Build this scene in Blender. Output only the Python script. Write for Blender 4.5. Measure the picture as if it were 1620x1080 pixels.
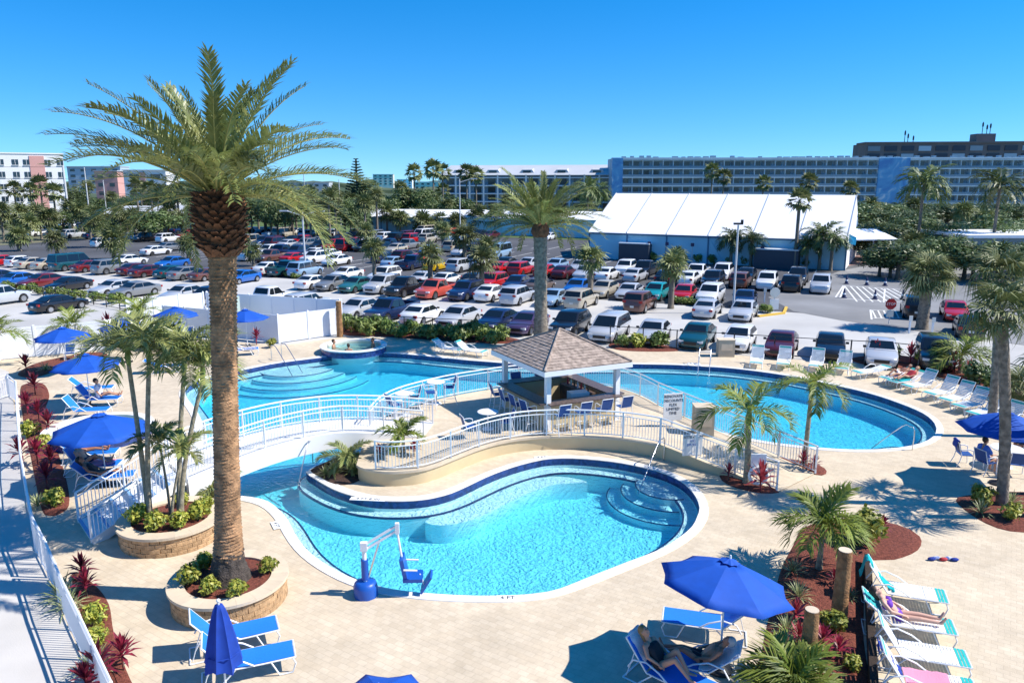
import bpy, bmesh, math, random
from mathutils import Vector, Matrix, noise as mnoise
R = math.radians
for o in list(bpy.data.objects): bpy.data.objects.remove(o)
scene = bpy.context.scene
COL = scene.collection
random.seed(7)
# ---------------------------------------------------------------- camera
CAMH, PITCH, FPX = 10.2, R(12), 1200.0
cam = bpy.data.cameras.new('camera'); camo = bpy.data.objects.new('camera', cam); COL.objects.link(camo)
camo.location = (0, 0, CAMH); camo.rotation_euler = (R(90) - PITCH, 0, 0)
cam.sensor_width = 36; cam.lens = 36 * FPX / 1620; cam.clip_end = 6000; cam.clip_start = .1
scene.camera = camo
# ---------------------------------------------------------------- sky, sun, exposure
SUN_EL, SUN_AZ = R(47), R(94)
w = bpy.data.worlds.new('World'); scene.world = w; w.use_nodes = True
nt = w.node_tree; nt.nodes.clear()
sky = nt.nodes.new('ShaderNodeTexSky'); sky.sky_type = 'NISHITA'; sky.sun_disc = False
sky.sun_elevation = SUN_EL; sky.sun_rotation = SUN_AZ; sky.altitude = 0; sky.air_density = 1.0; sky.dust_density = 0; sky.ozone_density = 8
stc = nt.nodes.new('ShaderNodeTexCoord'); sva = nt.nodes.new('ShaderNodeVectorMath'); sva.operation = 'ADD'; sva.inputs[1].default_value = (0, 0, .075)
svn = nt.nodes.new('ShaderNodeVectorMath'); svn.operation = 'NORMALIZE'
nt.links.new(stc.outputs['Generated'], sva.inputs[0]); nt.links.new(sva.outputs[0], svn.inputs[0]); nt.links.new(svn.outputs[0], sky.inputs[0])
hs = nt.nodes.new('ShaderNodeHueSaturation'); hs.inputs['Saturation'].default_value = 1.30; hs.inputs['Value'].default_value = 1.0
bg = nt.nodes.new('ShaderNodeBackground'); bg.inputs['Strength'].default_value = .122
out = nt.nodes.new('ShaderNodeOutputWorld')
nt.links.new(sky.outputs[0], hs.inputs['Color']); nt.links.new(hs.outputs[0], bg.inputs[0]); nt.links.new(bg.outputs[0], out.inputs[0])
sl = bpy.data.lights.new('sun', 'SUN'); sl.energy = 4.4; sl.angle = R(.5); sl.color = (1, .94, .85)
so = bpy.data.objects.new('sun', sl); COL.objects.link(so)
sd = Vector((math.sin(SUN_AZ) * math.cos(SUN_EL), math.cos(SUN_AZ) * math.cos(SUN_EL), math.sin(SUN_EL)))
so.rotation_euler = (-sd).to_track_quat('-Z', 'Y').to_euler(); so.location = (30, 0, 40)
vs = scene.view_settings; vs.view_transform = 'Standard'; vs.look = 'None'; vs.exposure = .67; vs.gamma = 1; vs.use_curve_mapping = False
scene.render.engine = 'CYCLES'
scene.cycles.max_bounces = 8; scene.cycles.transparent_max_bounces = 12
# ---------------------------------------------------------------- measuring: from the photograph's pixels to points of the place
CT, ST = math.cos(PITCH), math.sin(PITCH)
def P(px, py, z=0.0):
    u, v = (px - 810) / FPX, (py - 540) / FPX
    d = Vector((u, CT - v * ST, -ST - v * CT)); t = (z - CAMH) / d.z
    return Vector((d.x * t, d.y * t, z))
def At(px, py, Y):
    u, v = (px - 810) / FPX, (py - 540) / FPX
    d = Vector((u, CT - v * ST, -ST - v * CT)); t = Y / d.y
    return Vector((d.x * t, Y, CAMH + d.z * t))
# ---------------------------------------------------------------- materials
M = {}
def N(nt, t, **k):
    n = nt.nodes.new(t)
    for a, b in k.items(): setattr(n, a, b)
    return n
def mat(name, col, rough=.6, metal=0, var=0, scale=3, bump=0, bscale=40, spec=.5, trans=0, objvar=0, col2=None, coat=0, detail=4):
    m = bpy.data.materials.new(name); m.use_nodes = True; t = m.node_tree; b = t.nodes['Principled BSDF']
    b.inputs['Base Color'].default_value = (*col, 1); b.inputs['Roughness'].default_value = rough; b.inputs['Metallic'].default_value = metal
    b.inputs['Specular IOR Level'].default_value = spec; b.inputs['Coat Weight'].default_value = coat
    tc = None; L = t.links.new; src = None
    if var or bump or col2: tc = N(t, 'ShaderNodeTexCoord')
    if var or col2:
        n = N(t, 'ShaderNodeTexNoise'); n.inputs['Scale'].default_value = scale; n.inputs['Detail'].default_value = detail; L(tc.outputs['Object'], n.inputs['Vector'])
        r = N(t, 'ShaderNodeValToRGB'); c2 = col2 or tuple(min(1, c * (1 + var)) for c in col); c1 = col if col2 else tuple(c * (1 - var) for c in col)
        r.color_ramp.elements[0].position = .36; r.color_ramp.elements[1].position = .66
        r.color_ramp.elements[0].color = (*c1, 1); r.color_ramp.elements[1].color = (*c2, 1)
        L(n.outputs['Fac'], r.inputs[0]); src = r.outputs[0]
    if objvar:
        oi = N(t, 'ShaderNodeObjectInfo'); h = N(t, 'ShaderNodeHueSaturation')
        mr = N(t, 'ShaderNodeMapRange'); mr.inputs[3].default_value = 1 - objvar; mr.inputs[4].default_value = 1 + objvar
        L(oi.outputs['Random'], mr.inputs[0]); L(mr.outputs[0], h.inputs['Value'])
        if src: L(src, h.inputs['Color'])
        else: h.inputs['Color'].default_value = (*col, 1)
        src = h.outputs[0]
    if src: L(src, b.inputs['Base Color'])
    if bump:
        n2 = N(t, 'ShaderNodeTexNoise'); n2.inputs['Scale'].default_value = bscale; n2.inputs['Detail'].default_value = 5; L(tc.outputs['Object'], n2.inputs['Vector'])
        bp = N(t, 'ShaderNodeBump'); bp.inputs['Strength'].default_value = bump; bp.inputs['Distance'].default_value = .05
        L(n2.outputs['Fac'], bp.inputs['Height']); L(bp.outputs[0], b.inputs['Normal'])
    if trans:
        tr = N(t, 'ShaderNodeBsdfTranslucent'); mx = N(t, 'ShaderNodeMixShader'); mx.inputs[0].default_value = trans
        if src: L(src, tr.inputs[0])
        else: tr.inputs[0].default_value = (*col, 1)
        o = t.nodes['Material Output']; L(b.outputs[0], mx.inputs[1]); L(tr.outputs[0], mx.inputs[2]); L(mx.outputs[0], o.inputs[0])
    M[name] = m; return m
mat('white_paint', (.8, .81, .82), .4)
mat('white_vinyl', (.8, .82, .85), .35, var=.03, scale=.7)
mat('white_metal', (.78, .79, .8), .3)
mat('steel', (.65, .66, .68), .2, 1)
mat('dark_metal', (.02, .022, .024), .5)
mat('pole_metal', (.55, .56, .57), .45)
mat('concrete_walk', (.56, .53, .49), .85, var=.07, scale=.6, bump=.1, bscale=30)
mat('lot_concrete', (.47, .46, .44), .9, var=.12, scale=.16, bump=.1, bscale=20, detail=9)
mat('asphalt', (.075, .077, .085), .9, var=.25, scale=.12, bump=.2, bscale=40, detail=9)
mat('asphalt_grey', (.22, .222, .225), .9, var=.16, scale=.2, bump=.2, bscale=40, detail=9)
mat('grass', (.06, .11, .025), .9, col2=(.12, .17, .05), scale=.25, bump=.4, bscale=14)
mat('terrain', (.10, .12, .06), .95, col2=(.24, .22, .15), scale=.03)
mat('mulch', (.13, .032, .02), .95, col2=(.27, .075, .045), scale=16, bump=1, bscale=45)
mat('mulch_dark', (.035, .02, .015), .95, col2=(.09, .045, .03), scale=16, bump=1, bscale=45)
mat('stucco_tan', (.62, .50, .30), .85, var=.05, scale=1.2, bump=.15, bscale=60)
mat('line_paint', (.7, .7, .68), .8, var=.08, scale=3)
mat('yellow_paint', (.65, .42, .06), .8)
mat('coping', (.74, .72, .68), .75, var=.04, scale=2)
mat('plaster', (.74, .84, .87), .7, var=.03, scale=1)
mat('navy_trim', (.012, .03, .13), .35)
mat('blue_canvas', (.003, .085, .48), .75, var=.05, scale=5, trans=.12)
mat('navy_canvas', (.004, .045, .33), .8, var=.1, scale=6)
mat('blue_sling', (.012, .19, .70), .65, var=.06, scale=30)
mat('blue_dark_sling', (.012, .07, .26), .65, var=.08, scale=30)
mat('shade_blue', (.2, .38, .62), .6)
mat('strap_white', (.82, .83, .82), .4)
mat('strap_teal', (.03, .48, .44), .45)
mat('towel_teal', (.0, .42, .45), .95, bump=.6, bscale=60)
mat('towel_white', (.75, .76, .78), .95, bump=.5, bscale=60)
mat('towel_navy', (.02, .05, .3), .95, bump=.5, bscale=60)
mat('towel_pink', (.75, .3, .42), .95, bump=.5, bscale=60)
mat('towel_print', (.03, .10, .45), .95, col2=(.7, .72, .75), scale=14, bump=.5)
mat('lift_blue', (.01, .09, .42), .4)
mat('block', (.50, .32, .17), .9, var=.22, scale=7, objvar=.22, bump=.5, bscale=30)
mat('capstone', (.63, .52, .38), .85, var=.06, scale=3, objvar=.05, bump=.15)
mat('shingle', (.36, .285, .235), .95, var=.3, scale=5, bump=.3, bscale=60)
mat('wood_dark', (.10, .06, .04), .6, var=.3, scale=4)
mat('counter', (.12, .085, .07), .35, var=.3, scale=9)
mat('palm_wood', (.30, .155, .065), .9, var=.35, scale=5, bump=.7, bscale=25)
mat('shadowed', (.03, .017, .01), .85, var=.3, scale=6, bump=.4)
mat('trunk_grey', (.22, .185, .145), .95, var=.35, scale=6, bump=.7, bscale=18)
mat('trunk_hero', (.36, .205, .105), .95, var=.4, scale=4, bump=.8, bscale=22)
mat('root_mass', (.075, .06, .05), .95, var=.4, scale=8, bump=1, bscale=25)
mat('leaf_base', (.17, .075, .035), .85, var=.45, scale=6, objvar=.45, bump=.6, bscale=25)
mat('trunk_thin', (.30, .26, .18), .9, var=.3, scale=9, bump=.3, bscale=30)
mat('crownshaft', (.16, .25, .06), .5, var=.2, scale=4)
mat('frond', (.15, .19, .055), .4, col2=(.34, .36, .125), scale=.9, objvar=.3, trans=.22)
mat('frond_dark', (.07, .11, .03), .5, col2=(.15, .19, .06), scale=.9, objvar=.3, trans=.2)
mat('frond_lime', (.13, .19, .03), .5, col2=(.28, .33, .05), scale=1.2, objvar=.25, trans=.3)
mat('frond_sabal', (.085, .12, .035), .6, col2=(.22, .23, .09), scale=1.1, objvar=.3, trans=.2)
mat('rachis', (.40, .36, .12), .6)
mat('leaf_tree', (.055, .095, .028), .5, col2=(.15, .20, .06), scale=.6, objvar=.35, trans=.15)
mat('leaf_hedge', (.11, .18, .035), .5, col2=(.30, .34, .08), scale=2.2, objvar=.2, trans=.2)
mat('leaf_croton', (.11, .19, .02), .5, col2=(.50, .46, .07), scale=7, objvar=.25, trans=.2)
mat('leaf_spider', (.12, .18, .06), .5, col2=(.5, .5, .26), scale=9, objvar=.2, trans=.2)
mat('leaf_ti', (.10, .010, .018), .45, col2=(.33, .025, .06), scale=5, objvar=.4, trans=.25)
mat('leaf_red', (.36, .03, .05), .45, col2=(.60, .11, .13), scale=6, objvar=.3, trans=.25)
mat('leaf_pine', (.018, .045, .018), .8, var=.4, scale=2)
mat('bark', (.12, .09, .065), .95, var=.3, scale=5)
mat('skin', (.52, .27, .17), .5); mat('skin_tan', (.36, .16, .09), .5); mat('skin_pale', (.62, .36, .26), .5)
mat('hair', (.035, .02, .012), .6); mat('hair_blond', (.3, .17, .06), .6); mat('hair_grey', (.4, .38, .36), .6)
mat('cloth_purple', (.15, .03, .42), .7); mat('cloth_black', (.012, .012, .016), .7); mat('cloth_blue', (.08, .2, .62), .8, var=.1, scale=10)
mat('cloth_white', (.75, .72, .74), .8); mat('cloth_navy', (.02, .03, .10), .8); mat('cloth_red', (.45, .03, .04), .8); mat('cloth_teal', (.02, .35, .36), .8)
mat('tyre', (.015, .015, .016), .8); mat('rim', (.5, .51, .53), .3, .9); mat('car_glass', (.008, .012, .016), .06, spec=.7)
mat('lamp_clear', (.7, .72, .75), .1); mat('lamp_red', (.35, .01, .01), .2); mat('black_plastic', (.012, .012, .013), .5); mat('plate', (.65, .65, .6), .5)
mat('tent_white', (.85, .86, .88), .6); mat('tent_blue', (.36, .66, .78), .55, var=.05, scale=.4); mat('tent_frame', (.05, .16, .28), .5)
mat('wall_white', (.78, .78, .77), .8, var=.03, scale=.3); mat('wall_pink', (.62, .33, .29), .8, var=.03, scale=.3); mat('wall_cream', (.62, .55, .45), .8)
mat('hotel_slab', (.68, .76, .80), .7, var=.08, scale=.2); mat('hotel_wall', (.38, .48, .56), .7); mat('hotel_rail', (.20, .30, .38), .5)
mat('window_glass', (.02, .035, .05), .12, spec=.7); mat('curtain', (.35, .42, .47), .8, objvar=.4)
mat('tower_brown', (.19, .155, .145), .85, var=.1, scale=.2); mat('tower_dark', (.045, .055, .075), .6)
mat('roof_metal', (.50, .52, .54), .5, var=.04, scale=.2); mat('roof_red', (.32, .12, .07), .8); mat('brick_red', (.22, .07, .05), .85)
mat('far_trees', (.035, .065, .03), .9, col2=(.09, .12, .06), scale=.08, bump=.5, bscale=.5)
mat('sea', (.03, .25, .32), .2); mat('sign_red', (.5, .015, .02), .5); mat('ink', (.02, .02, .025), .7); mat('ink_blue', (.02, .12, .5), .7)
mat('cone_navy', (.012, .02, .08), .6); mat('flag_cyan', (.02, .38, .62), .7); mat('box_tan', (.42, .37, .28), .7); mat('green_box', (.4, .5, .45), .6)
mat('rope', (.02, .02, .02), .6); mat('plaza_pink', (.40, .24, .2), .9, var=.1)
# car paint: colour of the single car
m = bpy.data.materials.new('car_paint'); m.use_nodes = True; t = m.node_tree; b = t.nodes['Principled BSDF']
oi = N(t, 'ShaderNodeObjectInfo'); t.links.new(oi.outputs['Color'], b.inputs['Base Color'])
b.inputs['Roughness'].default_value = .32; b.inputs['Metallic'].default_value = .15; b.inputs['Coat Weight'].default_value = .8; b.inputs['Coat Roughness'].default_value = .05; M['car_paint'] = m
# pavers
m = bpy.data.materials.new('pavers'); m.use_nodes = True; t = m.node_tree; b = t.nodes['Principled BSDF']; L = t.links.new
tc = N(t, 'ShaderNodeTexCoord'); mp = N(t, 'ShaderNodeMapping'); mp.inputs['Rotation'].default_value = (0, 0, R(33)); L(tc.outputs['Object'], mp.inputs[0])
bk = N(t, 'ShaderNodeTexBrick'); bk.inputs['Scale'].default_value = 1; bk.inputs['Brick Width'].default_value = .24; bk.inputs['Row Height'].default_value = .16; bk.inputs['Mortar Size'].default_value = .006
bk.inputs['Color1'].default_value = (.60, .495, .355, 1); bk.inputs['Color2'].default_value = (.66, .555, .41, 1); bk.inputs['Mortar'].default_value = (.56, .46, .33, 1); L(mp.outputs[0], bk.inputs[0])
nz = N(t, 'ShaderNodeTexNoise'); nz.inputs['Scale'].default_value = .55; nz.inputs['Detail'].default_value = 8; L(tc.outputs['Object'], nz.inputs['Vector'])
mr = N(t, 'ShaderNodeMapRange'); mr.inputs[1].default_value = .3; mr.inputs[2].default_value = .7; mr.inputs[3].default_value = .86; mr.inputs[4].default_value = 1.07; L(nz.outputs['Fac'], mr.inputs[0])
nz2 = N(t, 'ShaderNodeTexNoise'); nz2.inputs['Scale'].default_value = 3.1; nz2.inputs['Detail'].default_value = 6; nz2.inputs['Roughness'].default_value = .7; L(tc.outputs['Object'], nz2.inputs['Vector'])
mr2 = N(t, 'ShaderNodeMapRange'); mr2.inputs[1].default_value = .35; mr2.inputs[2].default_value = .62; mr2.inputs[3].default_value = .90; mr2.inputs[4].default_value = 1.03; L(nz2.outputs['Fac'], mr2.inputs[0])
mm2 = N(t, 'ShaderNodeMath', operation='MULTIPLY'); L(mr.outputs[0], mm2.inputs[0]); L(mr2.outputs[0], mm2.inputs[1])
hh = N(t, 'ShaderNodeHueSaturation'); L(bk.outputs[0], hh.inputs['Color']); L(mm2.outputs[0], hh.inputs['Value']); L(hh.outputs[0], b.inputs['Base Color']); b.inputs['Roughness'].default_value = .85
bp = N(t, 'ShaderNodeBump'); bp.inputs['Strength'].default_value = .5; bp.inputs['Distance'].default_value = .006; bp.invert = True; L(bk.outputs['Fac'], bp.inputs['Height']); L(bp.outputs[0], b.inputs['Normal']); M['pavers'] = m
# navy pool tile
m = bpy.data.materials.new('pool_tile'); m.use_nodes = True; t = m.node_tree; b = t.nodes['Principled BSDF']; L = t.links.new
tc = N(t, 'ShaderNodeTexCoord'); vo = N(t, 'ShaderNodeTexVoronoi'); vo.inputs['Scale'].default_value = 9; L(tc.outputs['Object'], vo.inputs['Vector'])
rp = N(t, 'ShaderNodeValToRGB'); rp.color_ramp.elements[0].color = (.012, .025, .10, 1); rp.color_ramp.elements[1].color = (.03, .07, .26, 1); L(vo.outputs['Color'], rp.inputs[0]); L(rp.outputs[0], b.inputs['Base Color']); b.inputs['Roughness'].default_value = .2; M['pool_tile'] = m
# water: clear surface with ripples over an absorbing body
m = bpy.data.materials.new('pool_water'); m.use_nodes = True; t = m.node_tree; t.nodes.clear(); L = t.links.new
o_ = N(t, 'ShaderNodeOutputMaterial'); mx = N(t, 'ShaderNodeMixShader'); tr = N(t, 'ShaderNodeBsdfTransparent'); gl = N(t, 'ShaderNodeBsdfGlossy'); gl.inputs['Roughness'].default_value = .03
fr = N(t, 'ShaderNodeFresnel'); fr.inputs['IOR'].default_value = 1.33
tc = N(t, 'ShaderNodeTexCoord'); n1 = N(t, 'ShaderNodeTexNoise'); n1.inputs['Scale'].default_value = 6.5; n1.inputs['Detail'].default_value = 3; n1.inputs['Distortion'].default_value = 1.2
n2 = N(t, 'ShaderNodeTexNoise'); n2.inputs['Scale'].default_value = .8; n2.inputs['Detail'].default_value = 2
L(tc.outputs['Object'], n1.inputs['Vector']); L(tc.outputs['Object'], n2.inputs['Vector'])
ad = N(t, 'ShaderNodeMath', operation='MULTIPLY_ADD'); ad.inputs[1].default_value = 1.0; L(n1.outputs['Fac'], ad.inputs[0]); L(n2.outputs['Fac'], ad.inputs[2])
bp = N(t, 'ShaderNodeBump'); bp.inputs['Strength'].default_value = .7; bp.inputs['Distance'].default_value = .055; L(ad.outputs[0], bp.inputs['Height'])
L(bp.outputs[0], gl.inputs['Normal']); L(bp.outputs[0], fr.inputs['Normal']); tr.inputs[0].default_value = (.97, 1, 1, 1)
L(fr.outputs[0], mx.inputs[0]); L(tr.outputs[0], mx.inputs[1]); L(gl.outputs[0], mx.inputs[2]); L(mx.outputs[0], o_.inputs[0])
va = N(t, 'ShaderNodeVolumeAbsorption'); va.inputs['Color'].default_value = (0, .87, .985, 1); va.inputs['Density'].default_value = .54; L(va.outputs[0], o_.inputs[1]); M['pool_water'] = m
# ---------------------------------------------------------------- mesh helpers
class MB:
    def __init__(s): s.v = []; s.f = []
    def add(s, vs, fs):
        o = len(s.v); s.v += [tuple(v) for v in vs]; s.f += [tuple(i + o for i in f) for f in fs]; return s
    def box(s, c, d, rz=0, ry=0, rx=0):
        x, y, z = d[0] / 2, d[1] / 2, d[2] / 2
        mt = Matrix.Translation(c) @ Matrix.Rotation(rz, 4, 'Z') @ Matrix.Rotation(ry, 4, 'Y') @ Matrix.Rotation(rx, 4, 'X')
        vs = [mt @ Vector((a * x, b * y, e * z)) for e in (-1, 1) for a, b in ((-1, -1), (1, -1), (1, 1), (-1, 1))]
        return s.add(vs, [(3, 2, 1, 0), (4, 5, 6, 7), (0, 1, 5, 4), (1, 2, 6, 5), (2, 3, 7, 6), (3, 0, 4, 7)])
    def bar(s, a, b, wd, ht):
        a, b = Vector(a), Vector(b); d = b - a; L_ = d.length
        if L_ < 1e-6: return s
        x = d / L_; y = Vector((0, 0, 1)).cross(x)
        if y.length < 1e-4: y = Vector((0, 1, 0))
        y.normalize(); z = x.cross(y)
        vs = [p + y * (i * wd / 2) + z * (j * ht / 2) for p in (a, b) for i, j in ((-1, -1), (1, -1), (1, 1), (-1, 1))]
        return s.add(vs, [(0, 1, 2, 3), (7, 6, 5, 4), (0, 4, 5, 1), (1, 5, 6, 2), (2, 6, 7, 3), (3, 7, 4, 0)])
    def tube(s, pts, r, n=6, caps=True):
        pts = [Vector(p) for p in pts]; k = len(pts); rs = r if isinstance(r, (list, tuple)) else [r] * k
        vs = []; up = None
        for i, p in enumerate(pts):
            t_ = (pts[min(i + 1, k - 1)] - pts[max(i - 1, 0)])
            t_ = t_.normalized() if t_.length > 1e-9 else Vector((0, 0, 1))
            if up is None: up = Vector((1, 0, 0)) if abs(t_.x) < .9 else Vector((0, 1, 0))
            a = t_.cross(up).normalized(); up = a.cross(t_).normalized()
            for j in range(n):
                q = 2 * math.pi * j / n; vs.append(p + (a * math.cos(q) + up * math.sin(q)) * rs[i])
        fs = [(i * n + j, i * n + (j + 1) % n, (i + 1) * n + (j + 1) % n, (i + 1) * n + j) for i in range(k - 1) for j in range(n)]
        if caps: fs += [tuple(range(n - 1, -1, -1)), tuple((k - 1) * n + j for j in range(n))]
        return s.add(vs, fs)
    def lathe(s, prof, n=16, c=(0, 0, 0)):
        vs = [(c[0] + r * math.cos(2 * math.pi * j / n), c[1] + r * math.sin(2 * math.pi * j / n), c[2] + z) for r, z in prof for j in range(n)]
        k = len(prof)
        fs = [(i * n + j, i * n + (j + 1) % n, (i + 1) * n + (j + 1) % n, (i + 1) * n + j) for i in range(k - 1) for j in range(n)]
        fs += [tuple(range(n - 1, -1, -1)), tuple((k - 1) * n + j for j in range(n))]
        return s.add(vs, fs)
    def prism(s, ol, z0, z1):
        n = len(ol); vs = [(p[0], p[1], z0) for p in ol] + [(p[0], p[1], z1) for p in ol]
        a = sum(ol[i][0] * ol[(i + 1) % n][1] - ol[(i + 1) % n][0] * ol[i][1] for i in range(n))
        if a < 0: vs = [(p[0], p[1], z0) for p in reversed(ol)] + [(p[0], p[1], z1) for p in reversed(ol)]
        return s.add(vs, [tuple(range(n - 1, -1, -1)), tuple(range(n, 2 * n))] + [(i, (i + 1) % n, n + (i + 1) % n, n + i) for i in range(n)])
    def slab(s, pts, d):     # a flat polygon in space given thickness d along its normal
        pts = [Vector(p) for p in pts]; n = len(pts); nr = (pts[1] - pts[0]).cross(pts[2] - pts[0]).normalized()
        vs = pts + [p + nr * d for p in pts]
        return s.add(vs, [tuple(range(n - 1, -1, -1)), tuple(range(n, 2 * n))] + [(i, (i + 1) % n, n + (i + 1) % n, n + i) for i in range(n)])
    def loft(s, rings, close=True, caps=True):
        n = len(rings[0]); vs = [p for r in rings for p in r]; k = len(rings)
        fs = [(i * n + j, i * n + (j + 1) % n, (i + 1) * n + (j + 1) % n, (i + 1) * n + j) for i in range(k - 1) for j in range(n if close else n - 1)]
        if caps: fs += [tuple(range(n - 1, -1, -1)), tuple((k - 1) * n + j for j in range(n))]
        return s.add(vs, fs)
    def ball(s, c, r, nu=10, nv=7, sc=(1, 1, 1)):
        c = Vector(c); prof = [(math.sin(math.pi * i / nv), -math.cos(math.pi * i / nv)) for i in range(nv + 1)]
        vs = [(c.x + r * sc[0] * a * math.cos(2 * math.pi * j / nu), c.y + r * sc[1] * a * math.sin(2 * math.pi * j / nu), c.z + r * sc[2] * b_) for a, b_ in prof for j in range(nu)]
        return s.add(vs, [(i * nu + j, i * nu + (j + 1) % nu, (i + 1) * nu + (j + 1) % nu, (i + 1) * nu + j) for i in range(nv) for j in range(nu)])
    def mesh(s, name, mt, smooth=None, fix=False):
        me = bpy.data.meshes.new(name); me.from_pydata(s.v, [], s.f)
        if fix:
            bm = bmesh.new(); bm.from_mesh(me); bmesh.ops.remove_doubles(bm, verts=bm.verts, dist=1e-5); bmesh.ops.recalc_face_normals(bm, faces=bm.faces); bm.to_mesh(me); bm.free()
        if mt: me.materials.append(M[mt])
        if smooth is not None:
            me.polygons.foreach_set('use_smooth', [True] * len(me.polygons)); me.set_sharp_from_angle(angle=R(smooth))
        me.update(); return me
    def build(s, name, mt, parent=None, smooth=None, world=False, fix=False):
        if world and parent is not None:
            l = parent.location; s.v = [(a - l[0], b - l[1], c - l[2]) for a, b, c in s.v]
        return ob(name, s.mesh(name, mt, smooth, fix), parent)
def ob(name, me, parent=None, loc=None, rot=None, sc=None):
    o = bpy.data.objects.new(name, me); COL.objects.link(o)
    if parent is not None: o.parent = parent
    if loc is not None: o.location = loc
    if rot is not None: o.rotation_euler = rot
    if sc is not None: o.scale = sc
    return o
def tag(o, label, cat, group=None):
    o['label'] = label; o['category'] = cat
    if group: o['group'] = group
    return o
def thing(name, label, cat, loc=(0, 0, 0), rz=0, group=None):
    o = bpy.data.objects.new(name, None); COL.objects.link(o); o.location = loc; o.rotation_euler = (0, 0, rz); o.empty_display_size = .3
    return tag(o, label, cat, group)
def struct(o): o['kind'] = 'structure'; return o
def stuff(o): o['kind'] = 'stuff'; return o
ORD = ['first', 'second', 'third', 'fourth', 'fifth', 'sixth', 'seventh', 'eighth', 'ninth', 'tenth', 'eleventh', 'twelfth', 'thirteenth', 'fourteenth', 'fifteenth', 'sixteenth', 'seventeenth', 'eighteenth', 'nineteenth', 'twentieth'] + ['twenty-' + a for a in ('first', 'second', 'third', 'fourth', 'fifth', 'sixth', 'seventh', 'eighth', 'ninth')] + ['thirtieth'] + ['thirty-' + a for a in ('first', 'second', 'third', 'fourth', 'fifth', 'sixth', 'seventh', 'eighth', 'ninth')]
def fill(loops, z, name, mt, parent=None):    # flat sheet: first loop outside, the others are holes
    bm = bmesh.new(); ed = []
    for lp in loops:
        vs = [bm.verts.new((p[0], p[1], z)) for p in lp]
        ed += [bm.edges.new((vs[i], vs[(i + 1) % len(vs)])) for i in range(len(vs))]
    bmesh.ops.triangle_fill(bm, use_beauty=True, use_dissolve=False, edges=ed)
    for f in bm.faces:
        if f.normal.z < 0: f.normal_flip()
    me = bpy.data.meshes.new(name); bm.to_mesh(me); bm.free(); me.materials.append(M[mt])
    return ob(name, me, parent)
def smooth_loop(pts, n=None, step=.35, closed=True):
    pts = [Vector((p[0], p[1], 0)) for p in pts]; k = len(pts); outp = []
    rng = range(k) if closed else range(k - 1)
    for i in rng:
        p0 = pts[(i - 1) % k] if closed or i > 0 else pts[i]; p1 = pts[i]; p2 = pts[(i + 1) % k]; p3 = pts[(i + 2) % k] if closed or i + 2 < k else p2
        m_ = max(2, int((p2 - p1).length / step))
        for j in range(m_):
            q = j / m_; q2 = q * q; q3 = q2 * q
            outp.append(.5 * ((2 * p1) + (p2 - p0) * q + (2 * p0 - 5 * p1 + 4 * p2 - p3) * q2 + (3 * p1 - p0 - 3 * p2 + p3) * q3))
    if not closed: outp.append(pts[-1])
    return outp
def area(lp): return .5 * sum(lp[i][0] * lp[(i + 1) % len(lp)][1] - lp[(i + 1) % len(lp)][0] * lp[i][1] for i in range(len(lp)))
def offset(lp, d):       # positive d: inwards (for counter-clockwise loops)
    n = len(lp); o_ = []
    for i in range(n):
        t_ = (lp[(i + 1) % n] - lp[i - 1]); t_.normalize(); o_.append(lp[i] + Vector((-t_.y, t_.x, 0)) * d)
    for _ in range(3 if abs(d) > .3 else 0): o_ = [(o_[i - 1] + o_[i] * 2 + o_[(i + 1) % n]) / 4 for i in range(n)]
    return o_
def strip(mb, la, za, lb, zb):
    n = len(la); mb.add([(p[0], p[1], za) for p in la] + [(p[0], p[1], zb) for p in lb], [(i, (i + 1) % n, n + (i + 1) % n, n + i) for i in range(n)])
def text_mesh(txt, size, mt, name, depth=.004, align='CENTER'):
    c = bpy.data.curves.new(name, 'FONT'); c.body = txt; c.size = size; c.align_x = align; c.align_y = 'CENTER'; c.extrude = depth; c.resolution_u = 2
    o = bpy.data.objects.new(name, c); COL.objects.link(o); bpy.context.view_layer.update()
    me = bpy.data.meshes.new_from_object(o.evaluated_get(bpy.context.evaluated_depsgraph_get())); bpy.data.objects.remove(o); me.materials.clear(); me.materials.append(M[mt]); return me
# ================================================================ THE SETTING
def PL(lst): return [P(*q) for q in lst]
ROWA = R(-24.5); RD = Vector((math.cos(ROWA), math.sin(ROWA), 0)); RN = Vector((-RD.y, RD.x, 0))
def lot(a, c): return RD * a + RN * c
DECK = PL([(-150, 590), (0, 566), (150, 548), (262, 533), (443, 546), (533, 534), (560, 532), (650, 536), (700, 540), (775, 546), (870, 549), (1000, 551), (1080, 556), (1200, 564), (1300, 572), (1400, 578), (1480, 586), (1560, 606), (1640, 628), (1800, 660), (2000, 1000), (2100, 1500), (-700, 1500), (-500, 800)])
PLAT_Z = .55
plat_front = [(566, 735), (580, 741), (610, 745), (640, 744), (665, 741), (688, 735), (721, 722), (760, 707), (797, 697), (839, 691), (889, 689), (936, 690), (983, 693), (1019, 698), (1044, 703)]
plat_back = [(1040, 640), (1010, 624), (975, 613), (930, 607), (870, 606), (808, 611), (760, 618), (702, 629), (640, 646), (604, 664), (578, 695)]
PF = smooth_loop(PL([(a, b, PLAT_Z) for a, b in plat_front]), closed=False, step=.3); PB = smooth_loop(PL([(a, b, PLAT_Z) for a, b in plat_back]), closed=False, step=.3)
PLAT = PF + PB
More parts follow.
